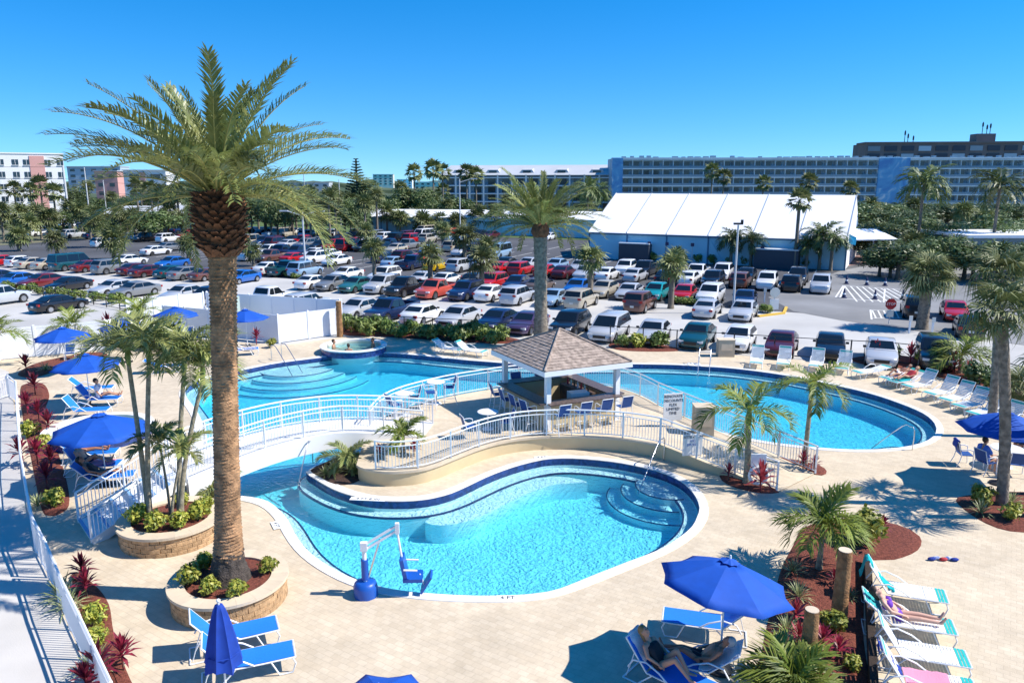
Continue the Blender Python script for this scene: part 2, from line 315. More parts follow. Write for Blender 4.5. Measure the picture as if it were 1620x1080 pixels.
pool_px = [(398, 786), (425, 793), (444, 808), (456, 822), (466, 842), (482, 865), (504, 884), (535, 903), (566, 917), (600, 927), (637, 934), (690, 939), (755, 942), (815, 941), (850, 938), (885, 931), (935, 911), (991, 889), (1041, 870), (1074, 850), (1094, 833), (1102, 818), (1106, 803), (1100, 786), (1090, 773), (1077, 762), (1055, 751), (1030, 743), (1000, 736), (964, 730), (922, 726), (890, 725), (860, 727), (825, 735), (797, 744), (769, 755), (742, 768), (715, 780), (690, 787), (667, 791), (637, 793), (595, 792), (566, 787), (536, 778), (515, 768), (497, 757), (484, 747), (500, 738), (530, 725), (552, 712)]
pool_w = PL(pool_px)[:] + [Vector((p.x, p.y, 0)) for p in reversed([P(a, b, PLAT_Z) for a, b in plat_back])]
pool_w += PL([(1075, 664), (1100, 672), (1130, 681), (1165, 689), (1200, 696), (1240, 702), (1297, 708), (1350, 711), (1400, 710), (1440, 705), (1468, 696), (1480, 684), (1478, 670), (1460, 654), (1420, 637), (1370, 621), (1300, 605), (1230, 592), (1160, 583), (1100, 579), (1060, 577), (1000, 576), (930, 576), (860, 576), (808, 575), (767, 572), (740, 570), (700, 566), (660, 562), (620, 559), (580, 559), (545, 561), (520, 564), (480, 569), (435, 575), (390, 584), (350, 592), (333, 597), (314, 603), (299, 611), (293, 619), (296, 629), (306, 642), (318, 662), (323, 690), (318, 722), (312, 750), (322, 770), (355, 781)])
POOL = smooth_loop(pool_w, step=.45)
if area(POOL) < 0: POOL.reverse()
big = [(-2500, -60), (2500, -60), (3000, 2600), (-3000, 2600)]
dk_in = offset(DECK if area(DECK) > 0 else list(reversed(DECK)), .25)
struct(fill([[Vector(p + (0,)) for p in big], dk_in], -.06, 'ground', 'terrain'))
deck = struct(fill([DECK, POOL], 0, 'pool_deck', 'pavers'))
# pool basin, tile, benches
def ring_obj(name, mt, loops, parent):
    mb = MB()
    for (la, za), (lb, zb) in zip(loops, loops[1:]): strip(mb, la, za, lb, zb)
    return mb.build(name, mt, parent, smooth=40)
pool = thing('swimming_pool', 'winding blue swimming pool with channel running under the arched white bridge', 'swimming pool', (0, 0, 0))
O = lambda d: offset(POOL, d)
WZ = -.16; FLOOR = -1.05
ring_obj('tile_band', 'pool_tile', [(O(-.02), -.004), (O(0), -.006), (O(.004), -.26)], pool)
ring_obj('wall', 'plaster', [(O(.002), -.255), (O(.002), -.36), (O(.46), -.38), (O(.46), FLOOR)], pool)
ring_obj('bench_trim', 'navy_trim', [(O(.41), -.372), (O(.47), -.372), (O(.475), -.43)], pool)
fill([O(.455)], FLOOR + .002, 'pool_floor', 'plaster', pool)
ring_obj('coping', 'coping', [(O(-.005), -.03), (O(-.015), .018), (O(-.33), .022), (O(-.34), -.01)], pool)
wl = O(-.012); wm = MB(); n_ = len(wl); strip(wm, wl, -1.6, wl, WZ)
top = fill([wl], WZ, 'water', 'pool_water'); bm = bmesh.new(); bm.from_mesh(top.data)
bm2 = MB(); strip(bm2, wl, -1.6, wl, WZ); me2 = bpy.data.meshes.new('t'); me2.from_pydata(bm2.v, [], bm2.f); bm.from_mesh(me2)
botm = fill([wl], -1.6, 'tmpb', 'pool_water'); bm.from_mesh(botm.data); bpy.data.objects.remove(botm)
bmesh.ops.remove_doubles(bm, verts=bm.verts, dist=1e-4); bmesh.ops.recalc_face_normals(bm, faces=bm.faces); bm.to_mesh(top.data); bm.free(); bpy.data.meshes.remove(me2)
struct(top)
# steps in the water
def pool_steps(px, py, radii, a0, a1, flip=1):
    c = P(px, py)
    for i, (r, z) in enumerate(radii):
        ol = [(c.x, c.y)] + [(c.x + r * math.cos(R(a0 + (a1 - a0) * k / 18)), c.y + r * math.sin(R(a0 + (a1 - a0) * k / 18))) for k in range(19)]
        s_ = MB().prism(ol, FLOOR, z).build('pool_step', 'plaster', pool, smooth=30)
        MB().tube([(x, y, z + .004) for x, y in ol[1:]], .022, 5).build('step_trim', 'navy_trim', s_)
pool_steps(1058, 754, [(1.15, -.36), (1.65, -.58), (2.15, -.82)], 150, 285)
pool_steps(470, 571, [(2.2, -.36), (2.9, -.55), (3.6, -.75), (4.3, -.95)], 190, 350)
pool_steps(1430, 706, [(.9, -.36), (1.4, -.6), (1.9, -.85)], 60, 200)
# bench shelf on the inner bank of the front pool
sh = smooth_loop(PL([(672, 806), (700, 811), (745, 803), (790, 783), (830, 764), (880, 748), (930, 745), (880, 736), (800, 748), (740, 775), (690, 794)]), step=.4)
b_ = MB().prism(sh, FLOOR, -.42).build('bench_shelf', 'plaster', pool, smooth=30)
# ---- paved and planted ground
def sheet(name, px, z, mt, sm=True, step=.4): return struct(fill([smooth_loop(PL(px), step=step) if sm else PL(px)], z, name, mt))
sheet('walkway', [(-260, 640), (-20, 575), (14, 588), (22, 640), (30, 700), (40, 760), (58, 830), (72, 905), (105, 985), (150, 1085), (230, 1260), (-600, 1260)], .012, 'concrete_walk', False)
lotc = [lot(-75, 36), lot(-75, 63.3), lot(10, 62.6), lot(24, 61.6), lot(46, 60.5), lot(60, 60), lot(60, 20)]
# concrete lot keeps clear of the deck
def dk(px, py): return P(px, py)
cl = [P(-400, 560)] + PL([(-150, 592), (0, 568), (150, 550), (262, 535), (443, 548), (533, 536), (560, 534), (650, 538), (700, 542), (775, 548), (870, 551), (1000, 553), (1080, 558), (1200, 566), (1300, 574), (1400, 580), (1480, 588), (1560, 608), (1640, 630), (1800, 662)]) + [lot(48, 20), lot(75, 25), lot(75, 63), lot(-100, 63), lot(-110, 40)]
struct(fill([cl], -.022, 'lot_pavement', 'lot_concrete'))
struct(fill([[lot(-125, 63.02), lot(75, 63.02), lot(78, 126), lot(-125, 126)]], -.014, 'parking_asphalt', 'asphalt'))
struct(fill([[P(1215, 470), P(1255, 492), P(1330, 506), P(1450, 523), P(1640, 548), P(1900, 560), P(1720, 420), P(1480, 400), P(1330, 428)]], -.006, 'parking_drive', 'asphalt_grey'))
struct(fill([[lot(-160, 126.5), lot(-10, 126.5), lot(-10, 190), lot(-160, 190)]], -.03, 'lawn', 'grass'))
struct(fill([[P(1336, 421), P(1395, 414), P(1388, 398), P(1338, 400)]], .0, 'plaza', 'plaza_pink'))
# stall lines
ln = 0
stall = []
for c0, a0, a1, ln_ in ((66.2, -60, 42, 5.0), (76.3, -95, 36, 5.0), (81.6, -95, 36, 5.0), (92.8, -95, 25, 5.0), (98.2, -95, 25, 5.0), (109.5, -95, 20, 5.0)):
    mb = MB(); a = a0
    while a < a1:
        p, q = lot(a, c0 - ln_ / 2), lot(a, c0 + ln_ / 2); d = RD * .06; z = -.009
        mb.add([(p.x - d.x, p.y - d.y, z), (p.x + d.x, p.y + d.y, z), (q.x + d.x, q.y + d.y, z), (q.x - d.x, q.y - d.y, z)], [(0, 1, 2, 3)]); a += 2.75
    struct(mb.build('stall_lines', 'line_paint'))
def quadline(name, a, b, wd, z, mt='line_paint'):
    d = (b - a).normalized(); s_ = Vector((-d.y, d.x, 0)) * wd / 2
    return MB().add([(p.x, p.y, z) for p in (a - s_, b - s_, b + s_, a + s_)], [(0, 1, 2, 3)])
mb = MB()
for i in range(9):
    a = P(1336 + i * 9.5, 452 + i * .6); b = P(1356 + i * 12.5, 477 + i * .2); mb.v and None
    q = quadline('', a, b, .14, -.001); mb.add(q.v, q.f)
for a, b in ((P(1322, 470), P(1334, 452)), (P(1329, 471), P(1336, 452)), (P(1336, 452), P(1428, 458)), (P(1398, 478), P(1400, 457)), (P(1330, 472), P(1428, 478)), (P(1379, 505), P(1377, 490)), (P(1377, 490), P(1420, 492)), (P(1382, 503), P(1425, 503))):
    q = quadline('', a, b, .14, .001); mb.add(q.v, q.f)
for i in range(5): q = quadline('', P(1380 + i * 9, 491), P(1386 + i * 9, 503), .12, -.001); mb.add(q.v, q.f)
struct(mb.build('hatch_markings', 'line_paint'))
# mulch beds
def bed(name, label, px, z=.03, mt='mulch', edge=True, cat='planting bed'):
    lp = smooth_loop(PL(px), step=.3)
    if area(lp) < 0: lp.reverse()
    ctr = sum(lp, Vector()) / len(lp); t_ = thing(name, label, cat, ctr)
    lc = [p - ctr for p in lp]; mb = MB(); inn = offset(lc, .25)
    strip(mb, lc, .004, offset(lc, .04), z); strip(mb, offset(lc, .04), z, inn, z + .05)
    mb.build('mulch_edge', mt, t_, smooth=60); fill([inn], z + .05, 'mulch', mt, t_); return t_
bed('mulch_bed', 'red mulch bed with palms, stumps and spider plants at lower right', [(1255, 862), (1268, 838), (1300, 824), (1350, 820), (1420, 830), (1455, 848), (1452, 870), (1415, 885), (1378, 886), (1368, 900), (1366, 1000), (1362, 1120), (1190, 1130), (1205, 1030), (1220, 960), (1236, 900)])
bed('mulch_bed', 'red mulch bed around tall palm at the right edge', [(1512, 792), (1540, 782), (1600, 778), (1680, 785), (1700, 830), (1620, 842), (1560, 828)])
bed('mulch_bed', 'small mulch bed at foot of the ramp under a young palm', [(1140, 748), (1165, 752), (1200, 760), (1228, 772), (1232, 779), (1205, 780), (1165, 772), (1142, 760)])
bed('mulch_bed', 'narrow mulch strip behind the ramp end with red leaves', [(1225, 722), (1260, 728), (1296, 736), (1308, 745), (1300, 752), (1270, 746), (1232, 732)])
bed('mulch_bed', 'long mulch strip with red plants inside the walkway railing, far part', [(34, 610), (66, 606), (78, 625), (70, 655), (82, 690), (100, 740), (110, 790), (100, 810), (72, 815), (60, 780), (48, 720), (36, 660)])
bed('mulch_bed', 'mulch strip with red plants inside the walkway railing, near part', [(118, 905), (150, 925), (172, 955), (180, 1000), (200, 1060), (230, 1130), (190, 1130), (160, 1060), (135, 990), (115, 930)])
bed('mulch_bed', 'dark shaded mulch bed beside the bridge landing', [(490, 744), (515, 731), (553, 716), (566, 738), (576, 752), (560, 764), (530, 767), (508, 757)], mt='mulch_dark')
bed('mulch_bed', 'mulch bed with hedge shrubs behind the spa', [(535, 520), (600, 516), (700, 521), (790, 531), (830, 541), (780, 543), (690, 538), (600, 532), (548, 530)])
bed('mulch_bed', 'mulch bed behind the bar roof along the black fence', [(965, 544), (1010, 541), (1060, 548), (1072, 555), (1020, 556), (975, 553)])
bed('mulch_bed', 'mulch bed with red plants behind the row of far loungers', [(1350, 566), (1420, 562), (1500, 578), (1570, 600), (1640, 640), (1620, 648), (1560, 625), (1490, 598), (1420, 582), (1365, 576)])
bed('mulch_bed', 'mulch strip along the white fence at far left', [(28, 592), (60, 574), (140, 558), (170, 562), (120, 575), (60, 596)])
tb = thing('bed_edging', 'dark timber edging along the right side of the mulch bed', 'edging', P(1368, 960))
MB().bar(P(1372, 884, .16), P(1377, 985, .16), .16, .32).bar(P(1377, 985, .16), P(1384, 1125, .16), .16, .318).build('edging_board', 'shadowed', tb, world=True)  # bed's wall face lies in shadow; that shade is put into the dark colour
# ---- raised bar platform
pl = thing('bar_platform', 'raised tan walled platform with curved front carrying the bar', 'platform', (0, 29, 0))
mb = MB(); ol = PLAT; nn = len(ol)
strip(mb, ol, -.004, ol, PLAT_Z - .03); mb.build('retaining_wall', 'stucco_tan', pl, smooth=40, world=True)
PLo = PLAT if area(PLAT) > 0 else list(reversed(PLAT))
f_ = fill([[p - Vector((0, 29, 0)) for p in offset(PLo, -.05)]], PLAT_Z, 'platform_paving', 'pavers', pl)
mb = MB(); lo = offset(PLo, -.05); strip(mb, lo, PLAT_Z - .09, lo, PLAT_Z); strip(mb, offset(PLo, 0), PLAT_Z - .09, lo, PLAT_Z - .09); mb.build('platform_lip', 'capstone', pl, smooth=40, world=True)
# ramp
RN0, RN1 = P(1044, 703, PLAT_Z), P(1232, 777, .03); RF0, RF1 = P(1040, 640, PLAT_Z), P(1291, 748, .03)
rp_ = thing('ramp', 'wheelchair ramp sloping from the bar platform down to the right', 'ramp', (8, 27, 0))
mb = MB(); mb.add([RN0, RN1, RF1, RF0], [(0, 1, 2, 3)]); mb.build('ramp_surface', 'pavers', rp_, world=True)
mb = MB()
for a, b in ((RN0, RN1), (RF1, RF0)): mb.add([(a.x, a.y, -.01), (b.x, b.y, -.01), (b.x, b.y, b.z - .003), (a.x, a.y, a.z - .003)], [(0, 1, 2, 3)])
mb.build('ramp_wall', 'stucco_tan', rp_, world=True)
# ---- railings
BAL = {}
def railing(label, pts, h=1.02, sp=.118, post=1.55, name='railing', midrail=True, r=.021, post_down=0):
    pts = [Vector(p) for p in pts]; org = pts[0].copy(); t_ = thing(name, label, 'railing', org)
    seg = [(pts[i + 1] - pts[i]).length for i in range(len(pts) - 1)]; tot = sum(seg)
    def at(s):
        s = max(0, min(tot - 1e-6, s)); i = 0
        while i < len(seg) - 1 and s > seg[i]: s -= seg[i]; i += 1
        return pts[i].lerp(pts[i + 1], s / seg[i])
    K = max(2, int(tot / .35)); cur = [at(tot * k / K) - org for k in range(K + 1)]
    def rail(nm, zz, rr): MB().tube([p + Vector((0, 0, zz)) for p in cur], rr, 6).build(nm, 'white_paint', t_, smooth=50)
    rail('top_rail', h, .032)
    if midrail: rail('upper_rail', h - .16, .02)
    rail('bottom_rail', .1, .02)
    hb = h - (.16 if midrail else 0) - .1
    key = round(hb, 3)
    if key not in BAL: BAL[key] = MB().box((0, 0, hb / 2), (.019, .019, hb)).mesh('baluster', 'white_paint')
    n = int(tot / sp)
    for k in range(1, n):
        p = at(tot * k / n) - org; ob('baluster', BAL[key], t_, (p.x, p.y, p.z + .1))
    npst = max(1, round(tot / post)); pm = MB().box((0, 0, (h - post_down) / 2 + .01), (.055, .055, h + post_down)).mesh('post', 'white_paint')
    for k in range(npst + 1): ob('post', pm, t_, at(tot * k / npst) - org)
    return t_
def V3(l, z): return [Vector((p.x, p.y, z)) for p in l]
PFi = offset(PLo, .06)
# front rail: along platform front then down the ramp
fr_ = [Vector((p.x, p.y, PLAT_Z)) for p in PF[3:]]; fr_ = [p + Vector((.0, .07, 0)) for p in fr_]
railing('curved white railing along the front of the bar platform', fr_)
railing('white railing down the near side of the ramp', [RN0 + Vector((.02, .05, 0)), RN1 + Vector((-.05, .08, 0))])
bk_ = [Vector((p.x, p.y - .07, PLAT_Z)) for p in PB[:-3]]
railing('white railing along the back of the bar platform facing the far pool', bk_)
railing('white railing down the far side of the ramp beside the big pool', [RF0 + Vector((0, -.07, 0)), RF1 + Vector((-.05, -.05, 0))])
BN = [Vector(p) for p in ((-10.3, 22.6, .95), (-9.4, 24.1, 1.0), (-8.2, 25.6, 1.05), (-6.7, 26.9, 1.0), (-5.4, 27.4, .85), (-4.2, 27.7, .66), (-3.4, 27.75, .575))]
BF = [Vector(p) for p in ((-11.4, 23.9, .95), (-10.4, 25.7, 1.0), (-8.9, 27.2, 1.05), (-7.2, 28.3, 1.0), (-5.6, 28.9, .85), (-4.0, 29.2, .66), (-3.2, 29.3, .575))]
def cr3(pts, m_=5):
    o_ = []; k = len(pts)
    for i in range(k - 1):
        p0 = pts[max(i - 1, 0)]; p1 = pts[i]; p2 = pts[i + 1]; p3 = pts[min(i + 2, k - 1)]
        for j in range(m_):
            q = j / m_; o_.append(.5 * ((2 * p1) + (p2 - p0) * q + (2 * p0 - 5 * p1 + 4 * p2 - p3) * q * q + (3 * p1 - p0 - 3 * p2 + p3) * q ** 3))
    return o_ + [pts[-1]]
BN, BF = cr3(BN), cr3(BF)
br = thing('footbridge', 'arched white footbridge over the pool channel', 'bridge', (-7.5, 26.5, 0))
rings = []
for a, b in zip(BN, BF): rings.append([a, b, b - Vector((0, 0, .12)), a - Vector((0, 0, .12))])
MB().loft(rings).build('bridge_deck', 'coping', br, smooth=30, world=True)
for ed, s_ in ((BN, -1), (BF, 1)):
    rg = []
    for i, p in enumerate(ed):
        q = (BF[i] - BN[i]).normalized() * .07 * s_; dz = .62 - .25 * (i / len(ed)) ** 3 if i < len(ed) - 4 else .3
        rg.append([p + q * 1.9 + Vector((0, 0, .025)), p + q * .0 + Vector((0, 0, .024)), p + Vector((0, 0, -dz)), p + q * 1.9 + Vector((0, 0, -dz))])
    MB().loft(rg).build('fascia_beam', 'white_paint', br, smooth=30, world=True)
railing('near white railing of the arched footbridge', [p + Vector((0, 0, .02)) for p in BN], h=1.0, post_down=.5)
railing('far white railing of the arched footbridge', [p + Vector((0, 0, .02)) for p in BF], h=1.0, post_down=.3)
# stairs
sn0, sf0, sn1, sf1 = Vector((-12.05, 20.1, 0)), Vector((-13.15, 21.4, 0)), Vector((-10.35, 22.5, 0)), Vector((-11.45, 23.8, 0))
st = thing('staircase', 'white staircase with blue shaded risers leading up to the footbridge', 'stairs', (sn0 + sf0) / 2)
NS = 6
for i in range(NS):
    t0, t1 = i / NS, (i + 1) / NS; z = .95 * (i + 1) / NS - .02
    a, b, c, d = sn0.lerp(sn1, t0), sf0.lerp(sf1, t0), sf0.lerp(sf1, t1), sn0.lerp(sn1, t1)
    MB().prism([a, b, c, d], z - .16 if i else 0, z).build('step', 'white_paint', st, world=True)
    k = (b - a).normalized()
    ex = (a - d).normalized() * .03
    MB().prism([a + ex, b + ex, b + ex * -2, a + ex * -2], z + .002, z + .018).build('riser_shade_strip', 'shade_blue', st, world=True)  # blue sky shade of the risers, put into the colour of added strips
for a, b in ((sn0, sn1), (sf0, sf1)):
    a2, b2 = a + Vector((0, 0, .02)), b + Vector((0, 0, .95)); e = (sn0 - sf0).normalized() * (.06 if a is sn0 else -.06)
    MB().bar(a2 + e, b2 + e, .05, .3).build('stringer', 'white_paint', st, world=True)
for a, b, nm in ((sn0, sn1, 'near'), (sf0, sf1, 'far')):
    railing('%s white railing of the stairs up to the footbridge' % nm, [a + Vector((0, 0, .02)), b + Vector((0, 0, .97))], h=.98, post=1.4)
railing('white railing along the left walkway beside the stairs, far stretch', PL([(16, 628), (30, 640), (32, 690), (38, 760), (50, 830), (58, 872)]), h=1.1, sp=.125)
railing('short white gate railing across the walkway jog', PL([(58, 874), (78, 914)]), h=1.1, sp=.2, post=.9)
railing('white railing along the left walkway in the near corner', PL([(80, 918), (108, 988), (140, 1058), (185, 1160)]), h=1.1, sp=.11)
railing('white railing at the far end of the left walkway', PL([(-60, 652), (14, 628)]), h=1.1, sp=.13)
# ---- spa and wading pool
def round_pool(label, ctr, rad, h, name):
    t_ = thing(name, label, 'hot tub', ctr); n = 32
    def ringm(prof, nm, mt):
        mb = MB(); k = len(prof); mb.v = [(r * math.cos(2 * math.pi * j / n), r * math.sin(2 * math.pi * j / n), z) for r, z in prof for j in range(n)]
        mb.f = [(i * n + j, i * n + (j + 1) % n, ((i + 1) % k) * n + (j + 1) % n, ((i + 1) % k) * n + j) for i in range(k) for j in range(n)]; mb.build(nm, mt, t_, smooth=50)
    ringm([(rad, 0), (rad, h - .061), (rad - .03, h - .061), (rad - .03, 0)], 'tiled_wall', 'pool_tile')
    ringm([(rad + .06, h - .06), (rad + .06, h), (rad - .3, h), (rad - .3, h - .25), (rad - .28, h - .25), (rad - .28, h - .06)], 'rim', 'coping')
    MB().lathe([(rad - .29, h - .9), (rad - .29, h - .89)], n).build('basin_floor', 'plaster', t_)
    ringm([(rad - .285, h - .9), (rad - .3, h - .9), (rad - .3, h - .24), (rad - .285, h - .24)], 'basin_wall', 'plaster')
    wt_ = MB().lathe([(rad - .297, h - .85), (rad - .297, h - .12)], n).build('water', 'pool_water', t_); return t_
round_pool('raised round spa with blue tiles at the far edge of the pool', P(560, 556), 1.95, .42, 'spa')
round_pool('raised round wading pool half hidden by the left blue umbrella', P(158, 690), 2.0, .4, 'wading_pool')
# ---- planters with stone blocks
def block_mesh(r0, r1, da, h):
    k = 3; top_ = []; pts = []
    for z in (0, h):
        for r in (r0, r1):
            for i in range(k + 1): a = -da / 2 + da * i / k; pts.append((r * math.cos(a), r * math.sin(a), z))
    n = k + 1; mb = MB(); fs = []
    for i in range(k):
        fs += [(i, i + 1, n + i + 1, n + i), (2 * n + i + 1, 2 * n + i, 3 * n + i, 3 * n + i + 1), (n + i, n + i + 1, 3 * n + i + 1, 3 * n + i), (i + 1, i, 2 * n + i, 2 * n + i + 1)]
    fs += [(0, n, 3 * n, 2 * n), (n + k, k, 2 * n + k, 3 * n + k)]
    mb.add(pts, fs); return mb
def planter(label, ctr, rad, courses=4, ch=.13):
    t_ = thing('stone_planter', label, 'planter', ctr)
    MB().lathe([(rad - .06, 0), (rad - .06, courses * ch)], 40).build('mortar_core', 'stucco_tan', t_, smooth=50)
    rnd = random.Random(int(rad * 100)); per = int(2 * math.pi * rad / .27)
    vm = [block_mesh(rad - .12, rad + rnd.uniform(-.004, .022), 2 * math.pi / per * .955, ch - .012).mesh('stone_block', 'block') for _ in range(5)]
    for c in range(courses):
        for k in range(per): ob('stone_block', rnd.choice(vm), t_, (0, 0, c * ch + .004), (0, 0, 2 * math.pi * (k + .5 * (c % 2)) / per + rnd.uniform(-.006, .006)))
    cm = block_mesh(rad - .34, rad + .07, 2 * math.pi / 20 * .994, .075).mesh('cap_stone', 'capstone')
    for k in range(20): ob('cap_stone', cm, t_, (0, 0, courses * ch), (0, 0, 2 * math.pi * k / 20))
    mb = MB(); n = 28
    mb.add([(0, 0, courses * ch + .06)] + [((rad - .3) * math.cos(2 * math.pi * j / n), (rad - .3) * math.sin(2 * math.pi * j / n), courses * ch + .02) for j in range(n)], [(0, j + 1, (j + 1) % n + 1) for j in range(n)])
    mb.build('mulch', 'mulch', t_, smooth=60); return t_
PL1 = P(362, 914, .56); PL1.z = 0
PL2 = P(271, 818, .56); PL2.z = 0
planter('round stone planter holding the big date palm', PL1, 1.36)
planter('round stone planter with slim palms beside the stairs', PL2, 1.41)
# ---- bar
bc = [P(778, 553, 3.05), P(862, 588, 3.05), P(1000, 572, 3.05)]; bc.append(bc[0] + bc[2] - bc[1])
BC = sum(bc, Vector()) / 4; BC.z = PLAT_Z
bar = thing('pool_bar', 'square poolside bar with brown shingled roof and white columns', 'bar', BC)
LC = [Vector((p.x - BC.x, p.y - BC.y, 2.5)) for p in bc]; AP = Vector((0, 0, 3.62))
roof = MB(); roof.add([c - Vector((0, 0, .02)) for c in LC] + [AP - Vector((0, 0, .02))], [(0, 1, 4), (1, 2, 4), (2, 3, 4), (3, 0, 4), (3, 2, 1, 0)]); rf = roof.build('roof', 'shingle', bar, fix=True)
sm = MB(); rnd = random.Random(3)
for i in range(4):
    a, b = LC[i], LC[(i + 1) % 4]; mid = (a + b) / 2; up = AP - mid; rows = 15; e = (b - a).normalized(); nrm = e.cross(up).normalized()
    if nrm.z < 0: nrm = -nrm
    half = (b - a).length / 2
    for r_ in range(rows):
        t0, t1 = r_ / rows, (r_ + 1.25) / rows; t1 = min(t1, 1); hw = half * (1 - t0); x = -hw + (0.0 if r_ % 2 else -.16)
        while x < hw:
            wd = rnd.choice((.18, .26, .34)); x0, x1 = max(x, -hw), min(x + wd - .008, hw); x += wd
            if x1 - x0 < .03: continue
            h2 = half * (1 - t1); y0, y1 = max(-h2, min(h2, x0)), max(-h2, min(h2, x1)); lift = rnd.uniform(.012, .03)
            p = [mid + up * t0 + e * x0 + nrm * lift, mid + up * t0 + e * x1 + nrm * lift, mid + up * t1 + e * y1 + nrm * .003, mid + up * t1 + e * y0 + nrm * .003]
            q = [mid + up * t0 + e * x0, mid + up * t0 + e * x1]
            sm.add(p + q, [(0, 1, 2, 3), (4, 5, 1, 0)])
stuff(sm.build('shingles', 'shingle', rf))
for i in range(4):
    a, b = LC[i], LC[(i + 1) % 4]; MB().tube([a.lerp(AP, .0) + Vector((0, 0, .035)), AP + Vector((0, 0, .03))], .045, 5).build('ridge_cap', 'shingle', rf)
    ad = (b - a).normalized() * .05
    MB().bar(a - ad * .4 + Vector((0, 0, -.12)), b + ad * .4 + Vector((0, 0, -.12)), .05, .2).build('fascia', 'white_paint', rf)
for i in range(4):
    c = LC[i] * .80; MB().box((c.x, c.y, 1.2), (.2, .2, 2.44), math.atan2(LC[1].y - LC[0].y, LC[1].x - LC[0].x)).box((c.x, c.y, 2.36), (.28, .28, .1), math.atan2(LC[1].y - LC[0].y, LC[1].x - LC[0].x)).build('column', 'white_paint', bar)
for i in range(4):
    a, b = LC[i] * .80, LC[(i + 1) % 4] * .80; a.z = b.z = .52; MB().bar(a, b, .16, 1.04).build('bar_wall', 'stucco_tan', bar)
    a2, b2 = LC[i] * .83, LC[(i + 1) % 4] * .83; a2.z = b2.z = 1.075 + .002 * i; MB().bar(a2, b2, .62, .05).build('counter_top', 'counter', bar)
a, b = LC[2] * .45, LC[3] * .45; a.z = b.z = .5; MB().bar(a, b, .5, 1.0).build('back_counter', 'wood_dark', bar)
a, b = LC[1].lerp(LC[2], .5) * .35, LC[2] * .4; a.z = b.z = .55; MB().bar(a, b, .5, 1.1).build('ice_chest', 'white_metal', bar)
for i in range(7):
    p = (LC[2] * .45).lerp(LC[3] * .45, .1 + .13 * i); MB().lathe([(.04, 0), (.04, .18), (.015, .24), (.015, .3)], 8, (p.x, p.y, 1.0)).build('bottle', ['wood_dark', 'green_box', 'cloth_red', 'lamp_clear'][i % 4], bar)
# ---- fences
def vinyl(label, pts, h=1.85, pw=1.9, close=False):
    pts = [Vector((p[0], p[1], 0)) for p in pts]; t_ = thing('privacy_fence', label, 'fence', pts[0])
    for a, b in zip(pts, pts[1:]):
        L_ = (b - a).length; n = max(1, round(L_ / pw)); d = (b - a).normalized(); rz = math.atan2(d.y, d.x); w_ = L_ / n
        pm = MB().box((w_ / 2, 0, h / 2 - .02), (w_ - .1, .045, h - .1)).mesh('panel', 'white_vinyl'); rm = MB().box((w_ / 2, 0, 0), (w_ - .1, .06, .13)).mesh('rail', 'white_vinyl')
        ps = MB().box((0, 0, h / 2), (.12, .12, h)).add([(-.07, -.07, h), (.07, -.07, h), (.07, .07, h), (-.07, .07, h), (0, 0, h + .07)], [(0, 1, 4), (1, 2, 4), (2, 3, 4), (3, 0, 4), (3, 2, 1, 0)]).mesh('post', 'white_vinyl')
        for k in range(n):
            p = a + d * w_ * k - pts[0]; ob('panel', pm, t_, p, (0, 0, rz)); ob('rail', rm, t_, p + Vector((0, 0, .12)), (0, 0, rz)); ob('rail', rm, t_, p + Vector((0, 0, h - .1)), (0, 0, rz)); ob('post', ps, t_, p, (0, 0, rz))
    ob('post', ps, t_, pts[-1] - pts[0], (0, 0, rz)); return t_
vinyl('long white vinyl fence behind the left umbrellas', [(-34, 40.5), (-29.7, 42.8), (-24.9, 45.6), (-24.3, 49.3)])
vinyl('white vinyl fence panels around the equipment yard, front and right side', [(-23.9, 51.3), (-14.9, 47.5), (-11.8, 50.2), (-12.2, 53.6)])
vinyl('white vinyl fence at the back of the equipment yard facing the cars', [(-12.4, 53.8), (-23.4, 57.6)])
vinyl('white vinyl fence behind the left fence beside the green utility boxes', [(-27.5, 53.5), (-23.6, 57.4)])
for i, q in enumerate(((-21.5, 55.2), (-20.4, 54.8))):
    t_ = thing('utility_cabinet', '%s pale green utility cabinet inside the white fence' % ('left' if i == 0 else 'right'), 'cabinet', (q[0], q[1], 0), 0, 'utility cabinets')
    MB().box((0, 0, .95), (.8, .6, 1.9)).build('housing', 'green_box', t_); MB().box((0, -.31, 1.0), (.6, .03, 1.5)).build('door', 'white_vinyl', t_)
def perim(label, px, h=1.25, sp=2.3):
    pts = PL(px); t_ = thing('metal_fence', label, 'fence', pts[0]); pm = MB().box((0, 0, h / 2), (.06, .06, h)).mesh('post', 'dark_metal'); pk = MB().box((0, 0, h / 2), (.014, .014, h - .1)).mesh('picket', 'dark_metal')
    for a, b in zip(pts, pts[1:]):
        n = max(1, round((b - a).length / sp))
        for z in (h - .04, .12): MB().bar(a - pts[0] + Vector((0, 0, z)), b - pts[0] + Vector((0, 0, z)), .035, .04).build('rail', 'dark_metal', t_)
        for k in range(n): ob('post', pm, t_, a.lerp(b, k / n) - pts[0])
    ob('post', pm, t_, pts[-1] - pts[0]); return t_
perim('black metal fence between the hedge and parked cars', [(545, 527), (640, 529), (730, 534), (800, 541), (880, 545)])
perim('black metal fence behind the far right loungers', [(965, 545), (1070, 553), (1160, 559), (1290, 568), (1400, 574), (1490, 584), (1570, 604), (1660, 634)])
perim('low dark fence along the planting strip at far left', [(30, 462), (110, 474), (190, 490), (255, 496)], h=.8)
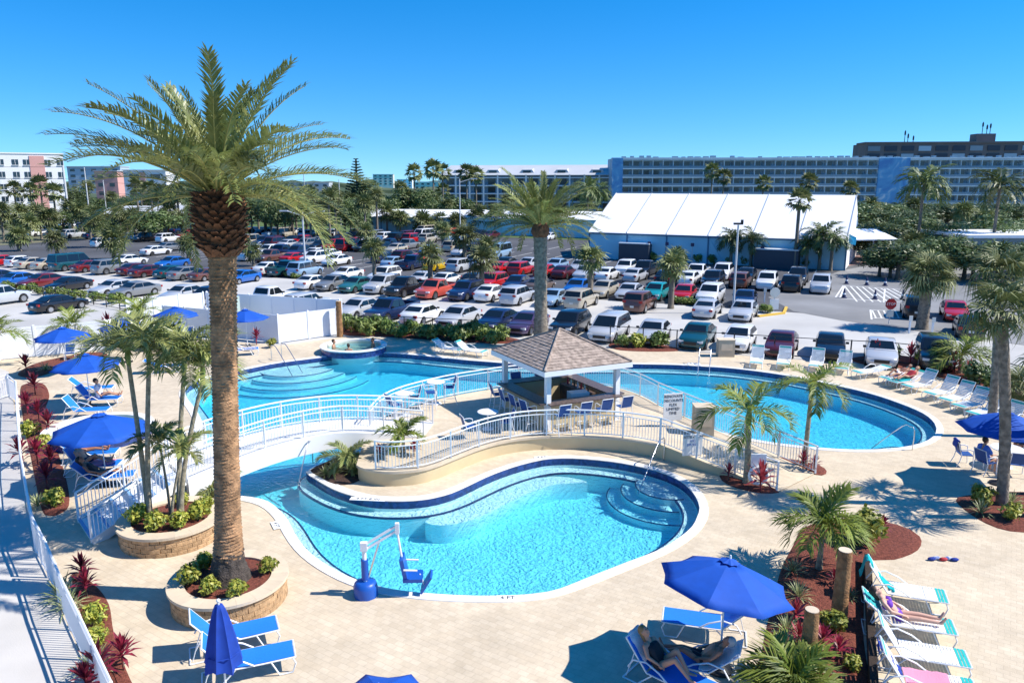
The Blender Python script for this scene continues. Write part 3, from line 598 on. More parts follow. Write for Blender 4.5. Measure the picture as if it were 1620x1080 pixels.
# ================================================================ VEGETATION
def frond_mesh(L_, bend, n, ll, lw, vee, seed, mt, a0=0, tipdroop=.25, sweep=50, rach=.022):
    rnd = random.Random(seed); mb = MB(); K = 14; pts = [Vector((0, 0, 0))]; ang = R(a0); pa = [ang]; side = 0
    for i in range(K):
        ang -= R(bend) / K * (.45 + 1.1 * i / K); pts.append(pts[-1] + Vector((math.cos(ang), 0, math.sin(ang))) * L_ / K); pa.append(ang)
    tw = rnd.uniform(-.12, .12)
    pts = [p + Vector((0, tw * (p.x / L_) ** 2 * L_, 0)) for p in pts]
    mb.tube(pts, [rach * (1 - .85 * i / K) + .003 for i in range(K + 1)], 4, caps=False)
    nr = len(mb.f)
    for k in range(n):
        t_ = .1 + .89 * k / (n - 1); fi = t_ * K; i = min(int(fi), K - 1); p = pts[i].lerp(pts[i + 1], fi - i); a = pa[i]
        T = Vector((math.cos(a), 0, math.sin(a))); U = Vector((-math.sin(a), 0, math.cos(a)))
        prof = min(1, t_ / .3) ** .6 * (1 - .5 * max(0, (t_ - .5) / .5) ** 1.6)
        for s_ in (-1, 1):
            l = ll * prof * rnd.uniform(.85, 1.1); sw = R(sweep + rnd.uniform(-9, 9) - 8 * t_); v_ = R(vee + rnd.uniform(-20, 20))
            d = T * math.cos(sw) + (Vector((0, s_, 0)) * math.cos(v_) + U * math.sin(v_)) * math.sin(sw)
            m_ = p + d * l * .55; e_ = p + d * l + Vector((0, 0, -tipdroop * l * rnd.uniform(.6, 1.3)))
            w_ = (d.cross(U)); w_ = (w_.normalized() if w_.length > .05 else T) * lw * .5
            mb.add([p - w_ * .6, p + w_ * .6, m_ + w_, m_ - w_, e_], [(0, 1, 2, 3), (3, 2, 4)])
    me = mb.mesh('frond', mt); me.materials.append(M['rachis'])
    me.polygons.foreach_set('material_index', [1 if i < nr else 0 for i in range(len(me.polygons))]); return me
def fan_mesh(pet, fl, n, seed, mt, spread=135, wd=.07, droop=.35, cup=.2, mb=None, tr=None):
    rnd = random.Random(seed); m0 = MB(); c = Vector((pet, 0, 0))
    pp = [Vector((0, 0, 0)), Vector((pet * .5, 0, .06 * pet)), c]; m0.tube(pp, [.02, .016, .012], 4, caps=False)
    for k in range(n):
        a = R(-spread + 2 * spread * k / (n - 1) + rnd.uniform(-4, 4)); l = fl * (1 - .25 * abs(a) / R(spread)) * rnd.uniform(.88, 1.1)
        d = Vector((math.cos(a), math.sin(a), cup * (1 - math.cos(a)) * .5 + rnd.uniform(-.06, .06))); s_ = Vector((-d.y, d.x, 0)).normalized() * wd / 2
        m_ = c + d * l * .6; e_ = c + d * l + Vector((0, 0, -droop * l * rnd.uniform(.5, 1.4)))
        m0.add([c - s_ * .3, c + s_ * .3, m_ + s_, m_ - s_, e_], [(0, 1, 2, 3), (3, 2, 4)])
    if mb is not None:
        mb.add([tr @ Vector(v) for v in m0.v], m0.f); return
    return m0.mesh('fan_leaf', mt)
def trunk_mesh(h, r0, r1, lean=(0, 0), rings=30, seg=12, rough=.06, seed=0, mt='trunk_grey', flare=1.5, bulge=None, mod=1):
    rnd = random.Random(seed); mb = MB(); rr = []
    for i in range(rings + 1):
        t_ = i / rings; r = r0 + (r1 - r0) * t_; r *= 1 + (flare - 1) * math.exp(-t_ * h / .35)
        if bulge: r *= 1 + bulge[0] * math.exp(-((t_ - bulge[1]) / bulge[2]) ** 2)
        r *= 1 + (rough if i % 2 else 0) * mod; z = h * t_
        rr.append([(lean[0] * t_ ** 1.5 + r * math.cos(2 * math.pi * j / seg) * (1 + rnd.uniform(-rough, rough)), lean[1] * t_ ** 1.5 + r * math.sin(2 * math.pi * j / seg) * (1 + rnd.uniform(-rough, rough)), z - .03) for j in range(seg)])
    return mb.loft(rr).mesh('trunk', mt, smooth=40)
# ---- hero date palm
def date_palm(name, label, loc, h, rt, nf, L_, lean, detail, seed):
    rnd = random.Random(seed); t_ = thing(name, label, 'palm tree', loc)
    zr = []; seg = 40 if detail else 20; rows = int(h / (.085 if detail else .16)); mb = MB(); rings = []
    for i in range(rows * 2 + 1):
        q = i / (rows * 2); z = h * q; r = rt * (1.02 - .07 * math.sin(q * 3.1)) * (1 + .95 * math.exp(-z / .5)) * (1 + .03 * mnoise.noise(Vector((z * 1.3, seed, 0))))
        ring = []
        for j in range(seg):
            a = 2 * math.pi * j / seg; st_ = .5 if (i // 2) % 2 else 0
            sc = abs(math.sin((a * 7 + math.pi * st_ + .35 * math.sin(z * 3 + a)))) ; d = (.105 if i % 2 else -.03) * (.35 + .65 * sc) * (1 if z > .8 else .4) * (1 + .6 * mnoise.noise(Vector((a * 3, z * 6, 5)))) + rnd.uniform(-.014, .014) + (.09 * mnoise.noise(Vector((a * 2, z * 3, seed))) if z < .7 else 0)
            rr = r * (1 + d); ring.append((lean[0] * q + rr * math.cos(a), lean[1] * q + rr * math.sin(a), z - .05))
        rings.append(ring)
    me = mb.loft(rings).mesh('trunk', 'trunk_hero' if detail else 'trunk_grey', smooth=70)
    if detail:
        me.materials.append(M['root_mass']); nf_ = len(me.polygons); zc = [p.center.z for p in me.polygons]; me.polygons.foreach_set('material_index', [1 if zz < .75 + .12 * math.sin(i_) else 0 for i_, zz in enumerate(zc)])
    ob('trunk', me, t_)
    top_ = Vector((lean[0], lean[1], h)); ph = 1.25 if detail else .6
    core = MB().lathe([(rt * .9, -.2), (rt * 1.32, .1), (rt * 1.4, ph * .6), (rt * 1.2, ph), (rt * .5, ph + .4), (.02, ph + .75)], 20); ob('crown_core', core.mesh('crown_core', 'leaf_base', smooth=60), t_, top_)
    if detail:
        sc = MB().add([(0, -.14, -.02), (0, .14, -.02), (.07, .1, .1), (.07, -.1, .1), (.20, -.045, .22), (.20, .045, .22), (.02, -.03, .17), (.02, .03, .17)], [(0, 3, 2, 1), (3, 4, 5, 2), (4, 6, 7, 5), (0, 6, 4, 3), (1, 2, 5, 7), (0, 1, 7, 6)]).mesh('leaf_base', 'leaf_base')
        nr_ = 13
        for i in range(nr_):
            zz = -.12 + i * (ph + .1) / nr_; q = zz / ph; rr = rt * (1.12 + .36 * math.sin(max(0, min(1, q * .9 + .1)) * 3.0))
            for j in range(17):
                a = 2 * math.pi * (j + .5 * (i % 2)) / 17 + rnd.uniform(-.05, .05); s_ = rnd.uniform(.85, 1.2)
                ob('leaf_base', sc, t_, top_ + Vector((rr * math.cos(a), rr * math.sin(a), zz)), (0, rnd.uniform(-.15, .25) + .1, a), (s_, s_, s_))
    vm = [frond_mesh(L_, b, 56 if detail else 40, .56 * L_ / 4, .042 if detail else .08, 32, seed + i, 'frond', tipdroop=.22, sweep=48) for i, b in enumerate((22, 34, 50, 68, 88))]
    for k in range(nf):
        q = (k + .5) / nf; el = 84 - 82 * q ** .75 + rnd.uniform(-7, 7); a = k * 2.39996 + rnd.uniform(-.25, .25)
        if math.sin(a) < -.45 and el < 32: el = 32 + (k % 4) * 4
        v = vm[min(4, int(q * 3.2 + rnd.uniform(0, 1.8)))]; s_ = rnd.uniform(.82, 1.08) * (1 if q > .12 else .75)
        ob('frond', v, t_, top_ + Vector((math.cos(a) * rt * .5, math.sin(a) * rt * .5, ph + .15 - .25 * q)), (rnd.uniform(-.3, .3), -R(el), a), (s_, s_, s_))
    return t_
HP = PL1.copy(); HP.z = .5
date_palm('date_palm', 'tall date palm with thick trunk and pineapple crown in the near planter', HP, 8.15, .292, 70, 3.35, (.42, .15), True, 11)
date_palm('date_palm', 'date palm rising behind the bar roof among parked cars', (At(856, 548, 46.5).x, 46.5, 0), 6.9, .40, 72, 3.9, (-.1, 0), False, 23)
# ---- slender feather palms
def slim_palm(label, base, top_px, zt, r, nf, L_, seed, mt='frond', crownshaft=True, name='feather_palm', a0=58, group=None, Y=None, bends=(70, 100, 125), ll=.36):
    rnd = random.Random(seed); base = Vector(base); t_ = thing(name, label, 'palm tree', base, 0, group)
    top_ = At(top_px[0], top_px[1], Y or base.y) - base; h = top_.z
    ob('trunk', trunk_mesh(h, r, r * .8, (top_.x, top_.y), int(h / .12), 10, .03, seed, 'trunk_thin', 1.5), t_)
    if crownshaft: ob('crownshaft', MB().tube([(top_.x * .95, top_.y * .95, h - .1), (top_.x, top_.y, h + .2), (top_.x, top_.y, h + .5)], [r * .85, r * 1.1, r * .4], 8).mesh('crownshaft', 'crownshaft', smooth=50), t_)
    vm = [frond_mesh(L_, b, 30, ll * L_, .045 * max(1, L_ / 1.6), 18, seed * 7 + i, mt, tipdroop=.45, sweep=55, rach=.014) for i, b in enumerate(bends)]
    for k in range(nf):
        q = (k + .5) / nf; a = k * 2.39996 + rnd.uniform(-.3, .3); el = a0 + 22 - 62 * q + rnd.uniform(-8, 8); s_ = rnd.uniform(.85, 1.1)
        ob('frond', vm[k % 3], t_, (top_.x, top_.y, h + .3 * (1 if crownshaft else 0)), (rnd.uniform(-.3, .3), -R(el), a), (s_, s_, s_))
    return t_
z5 = .56
for i, (b, tp, lab) in enumerate((((-.75, .2), (203, 572), 'tallest slim palm on the left of the stair planter'), ((-.5, -.25), (236, 566), 'slim palm second from the left in the stair planter'), ((.2, .15), (292, 580), 'slim palm right of centre in the stair planter'), ((.35, -.15), (322, 598), 'slim palm furthest right in the stair planter, beside the big trunk'))):
    slim_palm(lab, (PL2.x + b[0], PL2.y + b[1], z5), tp, 0, .075, 11, 1.55, 40 + i, Y=PL2.y + b[1] + .3, ll=.38)
for i, (b, tp, lab) in enumerate((((-.15, .3), (252, 700), 'short young palm in the middle of the stair planter'), ((.15, -.3), (288, 716), 'short young palm in front of the stair planter'))):
    slim_palm(lab, (PL2.x + b[0], PL2.y + b[1], z5), tp, 0, .04, 8, .95, 50 + i, crownshaft=False, Y=PL2.y + b[1])
slim_palm('young foxtail palm with lime crown at the foot of the ramp', P(1181, 766), (1184, 668), 0, .11, 9, 1.9, 61, 'frond_lime', a0=50, bends=(75, 120, 140), ll=.3)
slim_palm('young feather palm behind the ramp at the pool edge', P(1272, 738), (1284, 622), 0, .09, 9, 1.6, 62, 'frond_lime', a0=45, bends=(90, 120, 140), ll=.32)
slim_palm('low palm growing on the left corner of the bar platform', P(638, 716, PLAT_Z), (638, 690), 0, .06, 10, 1.0, 63, 'frond_lime', crownshaft=False, a0=55)
slim_palm('small palm behind the left blue umbrella by the white fence', (P(112, 556).x, P(112, 556).y, 0), (112, 520), 0, .06, 10, 1.8, 64, 'frond_lime', crownshaft=False)
slim_palm('small palm between two blue umbrellas at the white fence', (P(218, 540).x, P(218, 540).y, 0), (220, 496), 0, .07, 11, 1.8, 65, 'frond_lime', crownshaft=False)
slim_palm('small palm at the left picture edge by the white fence', (P(-12, 580).x, P(-12, 580).y, 0), (-10, 532), 0, .07, 10, 1.8, 66, 'frond_lime', crownshaft=False)
slim_palm('young palm beside the white fence behind the pool steps', P(196, 552), (200, 530), 0, .06, 8, 1.3, 67, 'frond', crownshaft=False)
slim_palm('clumped pygmy palm with lime fronds in the lower right bed', P(1295, 903), (1303, 832), 0, .07, 15, 1.25, 68, 'frond_lime', crownshaft=False, a0=52, ll=.42)
slim_palm('leafy palm behind the far loungers before the black car', P(1518, 592), (1521, 562), 0, .09, 13, 1.9, 69, 'frond_lime', crownshaft=False, a0=48)
slim_palm('low palm at the bottom edge below the wooden stumps', P(1258, 1098), (1258, 1085), 0, .1, 15, 1.05, 70, 'frond_lime', crownshaft=False, a0=60, ll=.5)
slim_palm('dark cycad under the bridge end behind the stair planter', P(338, 790), (338, 776), 0, .08, 12, 1.0, 71, 'frond', crownshaft=False, a0=45)
slim_palm('dark low palm in the shaded bed beside the footbridge', P(548, 744), (550, 728), 0, .07, 11, 1.1, 72, 'frond', crownshaft=False, a0=50)
# ---- sabal palms
FANS = [fan_mesh(.75, .85, 20, 90 + i, 'frond_sabal', 120 + 8 * i, .075, .35 + .2 * i) for i in range(3)]
def sabal_big(label, base, top_px, r, nf, s0, seed):
    rnd = random.Random(seed); base = Vector(base); t_ = thing('sabal_palm', label, 'palm tree', base); top_ = At(top_px[0], top_px[1], base.y) - base; h = top_.z
    ob('trunk', trunk_mesh(h, r, r * .92, (top_.x, 0), int(h / .11), 14, .05, seed, 'trunk_grey', 1.15), t_)
    for k in range(nf):
        q = (k + .5) / nf; a = k * 2.39996 + rnd.uniform(-.3, .3); el = 75 - 125 * q + rnd.uniform(-8, 8); s_ = s0 * rnd.uniform(.85, 1.12)
        ob('fan_leaf', FANS[k % 3], t_, (top_.x, 0, h + .1), (rnd.uniform(-.4, .4), -R(el), a), (s_, s_, s_))
    return t_
sabal_big('tall sabal palm standing in the mulch bed at the right edge', P(1584, 800), (1585, 500), .165, 26, .8, 81)
sabal_big('second sabal palm just behind the tall one at right edge', P(1566, 690), (1582, 442), .165, 26, .9, 82)
sabal_big('stout sabal palm in the parking island beside the stop sign', P(1458, 520), (1468, 440), .38, 36, 1.4, 83)
sabal_big('sabal palm just outside the right edge whose shadow crosses the deck', (18.2, 23.4, 0), (1690, 560), .16, 13, .95, 85)
sabal_big('second sabal palm outside the right edge whose shadow crosses the deck', (19.8, 21.6, 0), (1740, 590), .16, 13, .95, 86)
sabal_big('low fan palm at the right edge behind the umbrella', P(1612, 655), (1612, 615), .16, 22, .8, 84)
CROWN = []
for v in range(4):
    rnd = random.Random(200 + v); mb = MB()
    for k in range(30):
        q = (k + .5) / 30; a = k * 2.39996; el = 80 - 130 * q + rnd.uniform(-9, 9); s_ = rnd.uniform(.85, 1.15)
        tr = Matrix.Rotation(a, 4, 'Z') @ Matrix.Rotation(-R(el), 4, 'Y') @ Matrix.Rotation(rnd.uniform(-.5, .5), 4, 'X') @ Matrix.Scale(s_, 4)
        fan_mesh(.65, .85, 11, v * 50 + k, None, 125, .13, .4, mb=mb, tr=tr)
    CROWN.append(mb.mesh('crown', 'frond_sabal'))
WCROWN = []
for v in range(3):
    rnd = random.Random(300 + v); mb = MB()
    for k in range(26):
        q = (k + .5) / 26; a = k * 2.39996; el = 85 - 140 * q + rnd.uniform(-9, 9)
        tr = Matrix.Rotation(a, 4, 'Z') @ Matrix.Rotation(-R(el), 4, 'Y') @ Matrix.Rotation(rnd.uniform(-.5, .5), 4, 'X')
        fan_mesh(.7, .8, 7, v * 60 + k, None, 80, .22, .2, mb=mb, tr=tr)
    WCROWN.append(mb.mesh('crown', 'frond_sabal'))
FCROWN = []
for v in range(3):
    rnd = random.Random(400 + v); mb = MB()
    fm = [frond_mesh(3.0, b, 14, 1.0, .16, 5, v * 9 + i, 'frond', tipdroop=.5) for i, b in enumerate((70, 100, 125))]
    for k in range(17):
        q = (k + .5) / 17; a = k * 2.39996; el = 72 - 85 * q + rnd.uniform(-9, 9); tr = Matrix.Rotation(a, 4, 'Z') @ Matrix.Rotation(-R(el), 4, 'Y') @ Matrix.Rotation(rnd.uniform(-.4, .4), 4, 'X')
        m_ = fm[k % 3]; mb.add([tr @ vv.co for vv in m_.vertices], [tuple(p.vertices) for p in m_.polygons])
    FCROWN.append(mb.mesh('crown', 'frond_dark'))
TRK = MB().loft([[(r * math.cos(2 * math.pi * j / 8), r * math.sin(2 * math.pi * j / 8), z) for j in range(8)] for r, z in ((1.25, 0), (1, .1), (.95, .5), (.9, 1))]).mesh('trunk', 'trunk_grey', smooth=60)
def far_palm(label, base, h, kind, s_, group, r=.17):
    t_ = thing({'s': 'sabal_palm', 'w': 'fan_palm', 'f': 'coconut_palm'}[kind], label, 'palm tree', base, random.uniform(0, 6), group)
    ob('trunk', TRK, t_, None, None, (r, r, h)); cs = {'s': CROWN, 'w': WCROWN, 'f': FCROWN}[kind]
    ob('crown', random.choice(cs), t_, (0, 0, h), None, (s_, s_, s_)); return t_
# ---- leafy shrubs and trees
def leaf_cloud(blobs, n, ls, seed, up=.3):
    rnd = random.Random(seed); mb = MB(); tw = sum(b[3] ** 2 for b in blobs)
    for bx, by, bz, br in blobs:
        for _ in range(int(n * br * br / tw)):
            d = Vector((rnd.gauss(0, 1), rnd.gauss(0, 1), rnd.gauss(0, 1) + .25)).normalized(); rr = br * (rnd.random() ** .35) * rnd.uniform(.8, 1.08)
            p = Vector((bx, by, bz)) + d * rr; nr = (d + Vector((rnd.gauss(0, .5), rnd.gauss(0, .5), rnd.gauss(0, .5) + up))).normalized()
            a = nr.cross(Vector((rnd.gauss(0, 1), rnd.gauss(0, 1), rnd.gauss(0, 1)))).normalized(); b = nr.cross(a); l = ls * rnd.uniform(.7, 1.3)
            mb.add([p - a * l, p - b * l * .42, p + a * l, p + b * l * .42], [(0, 1, 2, 3)])
    return mb
TREES = []
for v in range(5):
    rnd = random.Random(500 + v); bl = [(0, 0, .62, .3)] + [(rnd.uniform(-.33, .33), rnd.uniform(-.33, .33), rnd.uniform(.42, .85), rnd.uniform(.12, .26)) for _ in range(13)]
    TREES.append(leaf_cloud(bl, 2300, .034, 500 + v).mesh('crown', 'leaf_tree'))
TTR = MB().loft([[(r * math.cos(2 * math.pi * j / 7), r * math.sin(2 * math.pi * j / 7), z) for j in range(7)] for r, z in ((.05, 0), (.035, .08), (.028, .35), (.012, .65))]).tube([(0, 0, .3), (.12, .05, .5), (.22, .1, .65)], [.02, .014, .006], 5).tube([(0, 0, .32), (-.1, -.08, .5), (-.2, -.12, .66)], [.02, .014, .006], 5).mesh('trunk', 'bark', smooth=60)
def tree(label, base, h, w_, group, v=None, name='broadleaf_tree'):
    t_ = thing(name, label, 'tree', base, random.uniform(0, 6), group); ob('trunk', TTR, t_, None, None, (w_, w_, h)); ob('crown', TREES[v if v is not None else random.randrange(5)], t_, None, None, (w_, w_, h)); return t_
BUSH = {}
for k_, mt in (('croton', 'leaf_croton'), ('hedge', 'leaf_hedge'), ('ti', 'leaf_ti'), ('red', 'leaf_red'), ('dark', 'leaf_tree')):
    BUSH[k_] = []
    for v in range(3):
        rnd = random.Random(600 + v); bl = [(0, 0, .35, .36)] + [(rnd.uniform(-.3, .3), rnd.uniform(-.3, .3), rnd.uniform(.22, .55), rnd.uniform(.16, .27)) for _ in range(8)]
        BUSH[k_].append(leaf_cloud(bl, 620, .085, 600 + v).mesh('foliage', mt))
def rosette(n, l, wd, mt, el0, el1, seed, layers=1, stem=0):
    rnd = random.Random(seed); mb = MB()
    if stem: mb.tube([(0, 0, 0), (.02, .01, stem)], [.022, .018], 5)
    for k in range(n):
        a = k * 2.39996 + rnd.uniform(-.2, .2); q = k / n; el = R(el0 + (el1 - el0) * q + rnd.uniform(-8, 8)); ll = l * rnd.uniform(.8, 1.15); z0 = stem * (1 - .45 * q) if stem else 0
        d = Vector((math.cos(a) * math.cos(el), math.sin(a) * math.cos(el), math.sin(el))); s_ = Vector((-math.sin(a), math.cos(a), 0)) * wd / 2; b0 = Vector((0, 0, z0))
        m_ = b0 + d * ll * .55; e_ = b0 + d * ll + Vector((0, 0, -.28 * ll * (1 - math.sin(el) * .6)))
        mb.add([b0 - s_ * .4, b0 + s_ * .4, m_ + s_, m_ - s_, e_], [(0, 1, 2, 3), (3, 2, 4)])
    return mb.mesh('leaves', mt)
ROS = {'spider': [rosette(46, .55, .035, 'leaf_spider', 75, 5, 700 + i) for i in range(3)], 'ti': [rosette(30, .48, .085, 'leaf_ti', 85, 0, 710 + i, stem=.55) for i in range(3)], 'flax': [rosette(40, .75, .05, 'frond', 80, 15, 720 + i) for i in range(3)], 'ti_red': [rosette(26, .5, .09, 'leaf_red', 85, 5, 730 + i, stem=.4) for i in range(2)]}
def shrub(label, p, kind, s_, group=None, name='shrub', sz=None):
    t_ = thing(name, label, 'plant' if kind in ROS else 'shrub', p, random.uniform(0, 6), group)
    ob('leaves' if kind in ROS else 'foliage', random.choice(ROS.get(kind) or BUSH[kind]), t_, None, None, (s_, s_, sz or s_))
    MB().tube([(0, 0, -.02), (0, 0, .2 * s_)], .02, 5).build('stem', 'bark', t_)
    return t_
# planter shrubs
for i, (a, r) in enumerate(((200, .95), (255, .8), (300, .92), (20, .9), (150, .9))):
    p = PL1 + Vector((math.cos(R(a)) * r, math.sin(R(a)) * r, .55)); shrub(['yellow green croton left of the big palm trunk', 'yellow green croton in front of the big palm trunk, left', 'yellow green croton in front of the big palm trunk, right', 'croton behind right of the big palm trunk', 'croton behind left of the big palm trunk'][i], p, 'croton', (.75, .6, .62, .62, .7)[i], 'crotons round the palm')
for i, (a, r) in enumerate(((205, .95), (265, .9), (305, .85), (350, .85), (30, .85), (90, .8))):
    p = PL2 + Vector((math.cos(R(a)) * r, math.sin(R(a)) * r, .55)); shrub(ORD[i] + ' yellow green croton from the left in the stair planter', p, 'croton', (.85, .8, .75, .8, .7, .6)[i], 'crotons in the stair planter')
# walkway strips
for i, (px, py, kd, s_) in enumerate(((56, 625, 'ti', 1.3), (44, 655, 'ti', 1.2), (62, 668, 'ti', 1.15), (50, 690, 'croton', .9), (78, 688, 'ti', 1.2), (70, 712, 'croton', .9), (60, 735, 'ti', 1.2), (34, 735, 'ti', 1.25), (82, 745, 'ti', 1.1), (76, 775, 'ti', 1.2), (90, 800, 'croton', .85), (60, 800, 'spider', 1.0))):
    shrub('%s plant, %s along the far walkway mulch strip from its far end' % ({'ti': 'red cordyline', 'croton': 'yellow green croton', 'spider': 'striped spider'}[kd], ORD[i]), P(px, py, .05), kd, s_, 'plants in the far walkway strip', {'ti': 'cordyline', 'croton': 'croton', 'spider': 'spider_plant'}[kd])
for i, (px, py, kd, s_) in enumerate(((132, 922, 'ti', .95), (138, 945, 'ti', .9), (98, 945, 'spider', 1.3), (108, 962, 'spider', 1.2), (155, 985, 'croton', .75), (160, 1015, 'croton', .6), (196, 1058, 'ti', .95), (148, 1058, 'spider', 1.1), (158, 1085, 'ti', 1.1), (140, 1105, 'ti', .95))):
    shrub('%s plant, %s beside the near walkway railing from its far end' % ({'ti': 'red cordyline', 'croton': 'yellow green croton', 'spider': 'striped spider'}[kd], ORD[i]), P(px, py, .05), kd, s_, 'plants in the near walkway strip', {'ti': 'cordyline', 'croton': 'croton', 'spider': 'spider_plant'}[kd])
# lower right bed
for px, py, kd, s_, lab in ((1366, 858, 'croton', 1.45, 'large yellow green croton bush at the top of the lower right bed'), (1395, 845, 'ti', .7, 'dark cordyline behind the large croton bush'), (1254, 905, 'spider', .95, 'spider plant at the left edge of the lower right bed, topmost'), (1263, 945, 'spider', .95, 'spider plant beside the blue umbrella rim'), (1258, 985, 'ti_red', .8, 'pink leaved bromeliad left of the front stump'), (1245, 1000, 'spider', 1.0, 'spider plant below the blue umbrella'), (1240, 1035, 'spider', 1.1, 'spider plant in front of the left stump'), (1262, 1020, 'ti_red', .75, 'pink bromeliad behind the front stump'), (1320, 1000, 'croton', .8, 'green white croton between the two stumps'), (1300, 1030, 'ti', .75, 'dark pink bromeliad right of the front stump'), (1325, 1045, 'ti', .7, 'dark red bromeliad beside the timber edging'), (1342, 945, 'spider', .7, 'thin spider plant right of the tall stump'), (1350, 1060, 'croton', .5, 'small croton by the timber edging at the bottom'), (1318, 925, 'ti', .5, 'small pink plant by the tall stump'), (1200, 1085, 'spider', 1.0, 'spider plant at the bottom edge left of the bed'),
    (1550, 798, 'croton', .95, 'croton left of the right edge palm'), (1552, 812, 'spider', 1.0, 'spider plant before the right edge palm'), (1595, 822, 'croton', .8, 'small croton right of the right edge palm'), (1600, 795, 'spider', .9, 'spider plant behind the right edge palm'), (1152, 760, 'ti', .7, 'dark red shrub at the left of the ramp bed'), (1203, 776, 'ti_red', 1.35, 'tall pink cordyline at the foot of the ramp'), (1270, 742, 'ti', .8, 'dark red shrub behind the ramp railing end'), (1288, 745, 'ti', .7, 'small red shrub at the very end of the ramp railing'),
    (600, 724, 'ti', .6, 'dark red plant inside the platform corner railing'), (655, 722, 'ti', .7, 'dark red plant beside the low platform palm'), (530, 750, 'flax', .8, 'strap leaved plant in the shaded bed'), (515, 752, 'flax', .6, 'small strap leaved plant at the channel edge'), (560, 750, 'flax', .8, 'strap leaved plant against the tan platform wall'), (406, 545, 'ti', 1.2, 'red shrub before the equipment fence'), (428, 549, 'croton', .8, 'yellow shrub at the corner of the equipment fence'), (42, 592, 'ti', 1.3, 'dark red shrub by the fence behind the left umbrellas'), (72, 586, 'spider', 1.2, 'grassy plant by the fence behind the left umbrellas'), (175, 545, 'ti', 2.2, 'big dark red shrub before the white fence'), (270, 548, 'dark', 2.0, 'large dusty green shrub before the white fence'), (240, 552, 'dark', 1.9, 'dusty green shrub behind the slim palms')):
    shrub(lab, P(px, py, .05 if py > 700 and not 595 < px < 660 else (PLAT_Z if 595 < px < 660 and py > 715 else .04)), kd, s_, None, {'ti': 'cordyline', 'ti_red': 'bromeliad', 'croton': 'croton', 'spider': 'spider_plant', 'flax': 'flax', 'dark': 'shrub'}[kd])
# hedge behind the spa and along the lot
k_ = 0
for i in range(16):
    px = 548 + i * 16.5; shrub(ORD[i] + ' leafy hedge shrub from the left behind the spa', P(px, 523 + i * 1.1 + (i % 3) * 3), 'hedge', random.uniform(1.3, 1.9), 'hedge shrubs behind the spa', 'hedge_shrub')
for i, (px, py, kd) in enumerate(((985, 549, 'hedge'), (1012, 550, 'croton'), (1040, 551, 'hedge'), (1385, 573, 'ti_red'), (1410, 573, 'dark'), (1440, 575, 'ti_red'), (1470, 582, 'croton'), (1490, 588, 'hedge'), (1508, 592, 'ti_red'), (1532, 600, 'ti_red'), (1550, 607, 'dark'), (1572, 618, 'hedge'), (1600, 632, 'hedge'))):
    shrub(ORD[i] + ' shrub from the left along the black fence behind the far loungers', P(px, py), kd, random.uniform(1.2, 1.7), 'shrubs along the black fence', 'border_shrub')
for i in range(18):
    px = 8 + i * 14; shrub(ORD[i] + ' low shrub from the left in the strip between the two far left car rows', P(px, 459 + i * 1.75 - (i % 2) * 3), 'hedge', random.uniform(.9, 1.3), 'low shrubs at far left', 'strip_shrub')
# stumps
for p, tp, r, lab in ((P(1326, 985), (1328, 868), .175, 'tall cut palm stump in the lower right bed'), (P(1276, 1062), (1275, 962), .165, 'shorter cut palm stump nearest the bottom edge')):
    h = At(tp[0], tp[1], p.y).z; t_ = thing('palm_stump', lab, 'stump', p)
    ob('trunk', trunk_mesh(h, r * 1.05, r * .88, (0, 0), 14, 16, .025, 5, 'palm_wood', 1.12, mod=.4), t_); MB().lathe([(r * .84, 0), (r * .84, .012)], 16, (0, 0, h - .03)).build('cut_face', 'capstone', t_)
# ================================================================ PARKED CARS
CT_ = {  # L, W, hood line [(x,z)], (windscreen base x, roof front x, roof rear x, rear base x), belt z, roof z, wheelbase fr, rr, r, pillars
 'sedan': (4.7, 1.8, [(2.35, .52), (2.28, .68), (2.05, .76), (1.0, .96), (-1.45, 1.0), (-2.1, .98), (-2.3, .84), (-2.35, .55)], (1.1, .3, -.85, -1.75), .95, 1.45, 1.42, -1.35, .32, (-.25,)),
 'hatch': (4.1, 1.74, [(2.05, .52), (1.98, .7), (1.75, .8), (.95, .98), (-1.3, 1.02), (-1.9, 1.0), (-2.02, .8), (-2.05, .5)], (1.1, .2, -1.25, -1.95), .97, 1.5, 1.28, -1.27, .31, (-.3,)),
 'suv': (4.65, 1.88, [(2.32, .6), (2.26, .85), (2.05, .95), (1.0, 1.1), (-1.5, 1.14), (-2.2, 1.12), (-2.3, .85), (-2.32, .55)], (1.05, .35, -1.75, -2.24), 1.08, 1.72, 1.4, -1.38, .37, (-.2, -1.2)),
 'minivan': (4.9, 1.95, [(2.45, .5), (2.38, .72), (2.15, .84), (1.45, 1.02), (-1.6, 1.06), (-2.3, 1.04), (-2.42, .8), (-2.45, .5)], (1.55, .55, -1.95, -2.38), 1.0, 1.75, 1.55, -1.45, .34, (.0, -1.2)),
 'van': (5.4, 2.0, [(2.7, .55), (2.64, .85), (2.4, 1.0), (2.0, 1.12), (-1.6, 1.16), (-2.5, 1.14), (-2.68, .85), (-2.7, .5)], (2.1, 1.35, -2.45, -2.66), 1.1, 2.05, 1.75, -1.6, .36, (.5, -1.0)),
 'pickup': (5.5, 1.92, [(2.75, .6), (2.68, .88), (2.45, .98), (1.35, 1.1), (-.75, 1.12), (-.8, .78), (-2.7, .76), (-2.75, .55)], (1.4, .75, -.4, -.72), 1.08, 1.76, 1.75, -1.65, .38, (.1,)),
}
CARM = {}
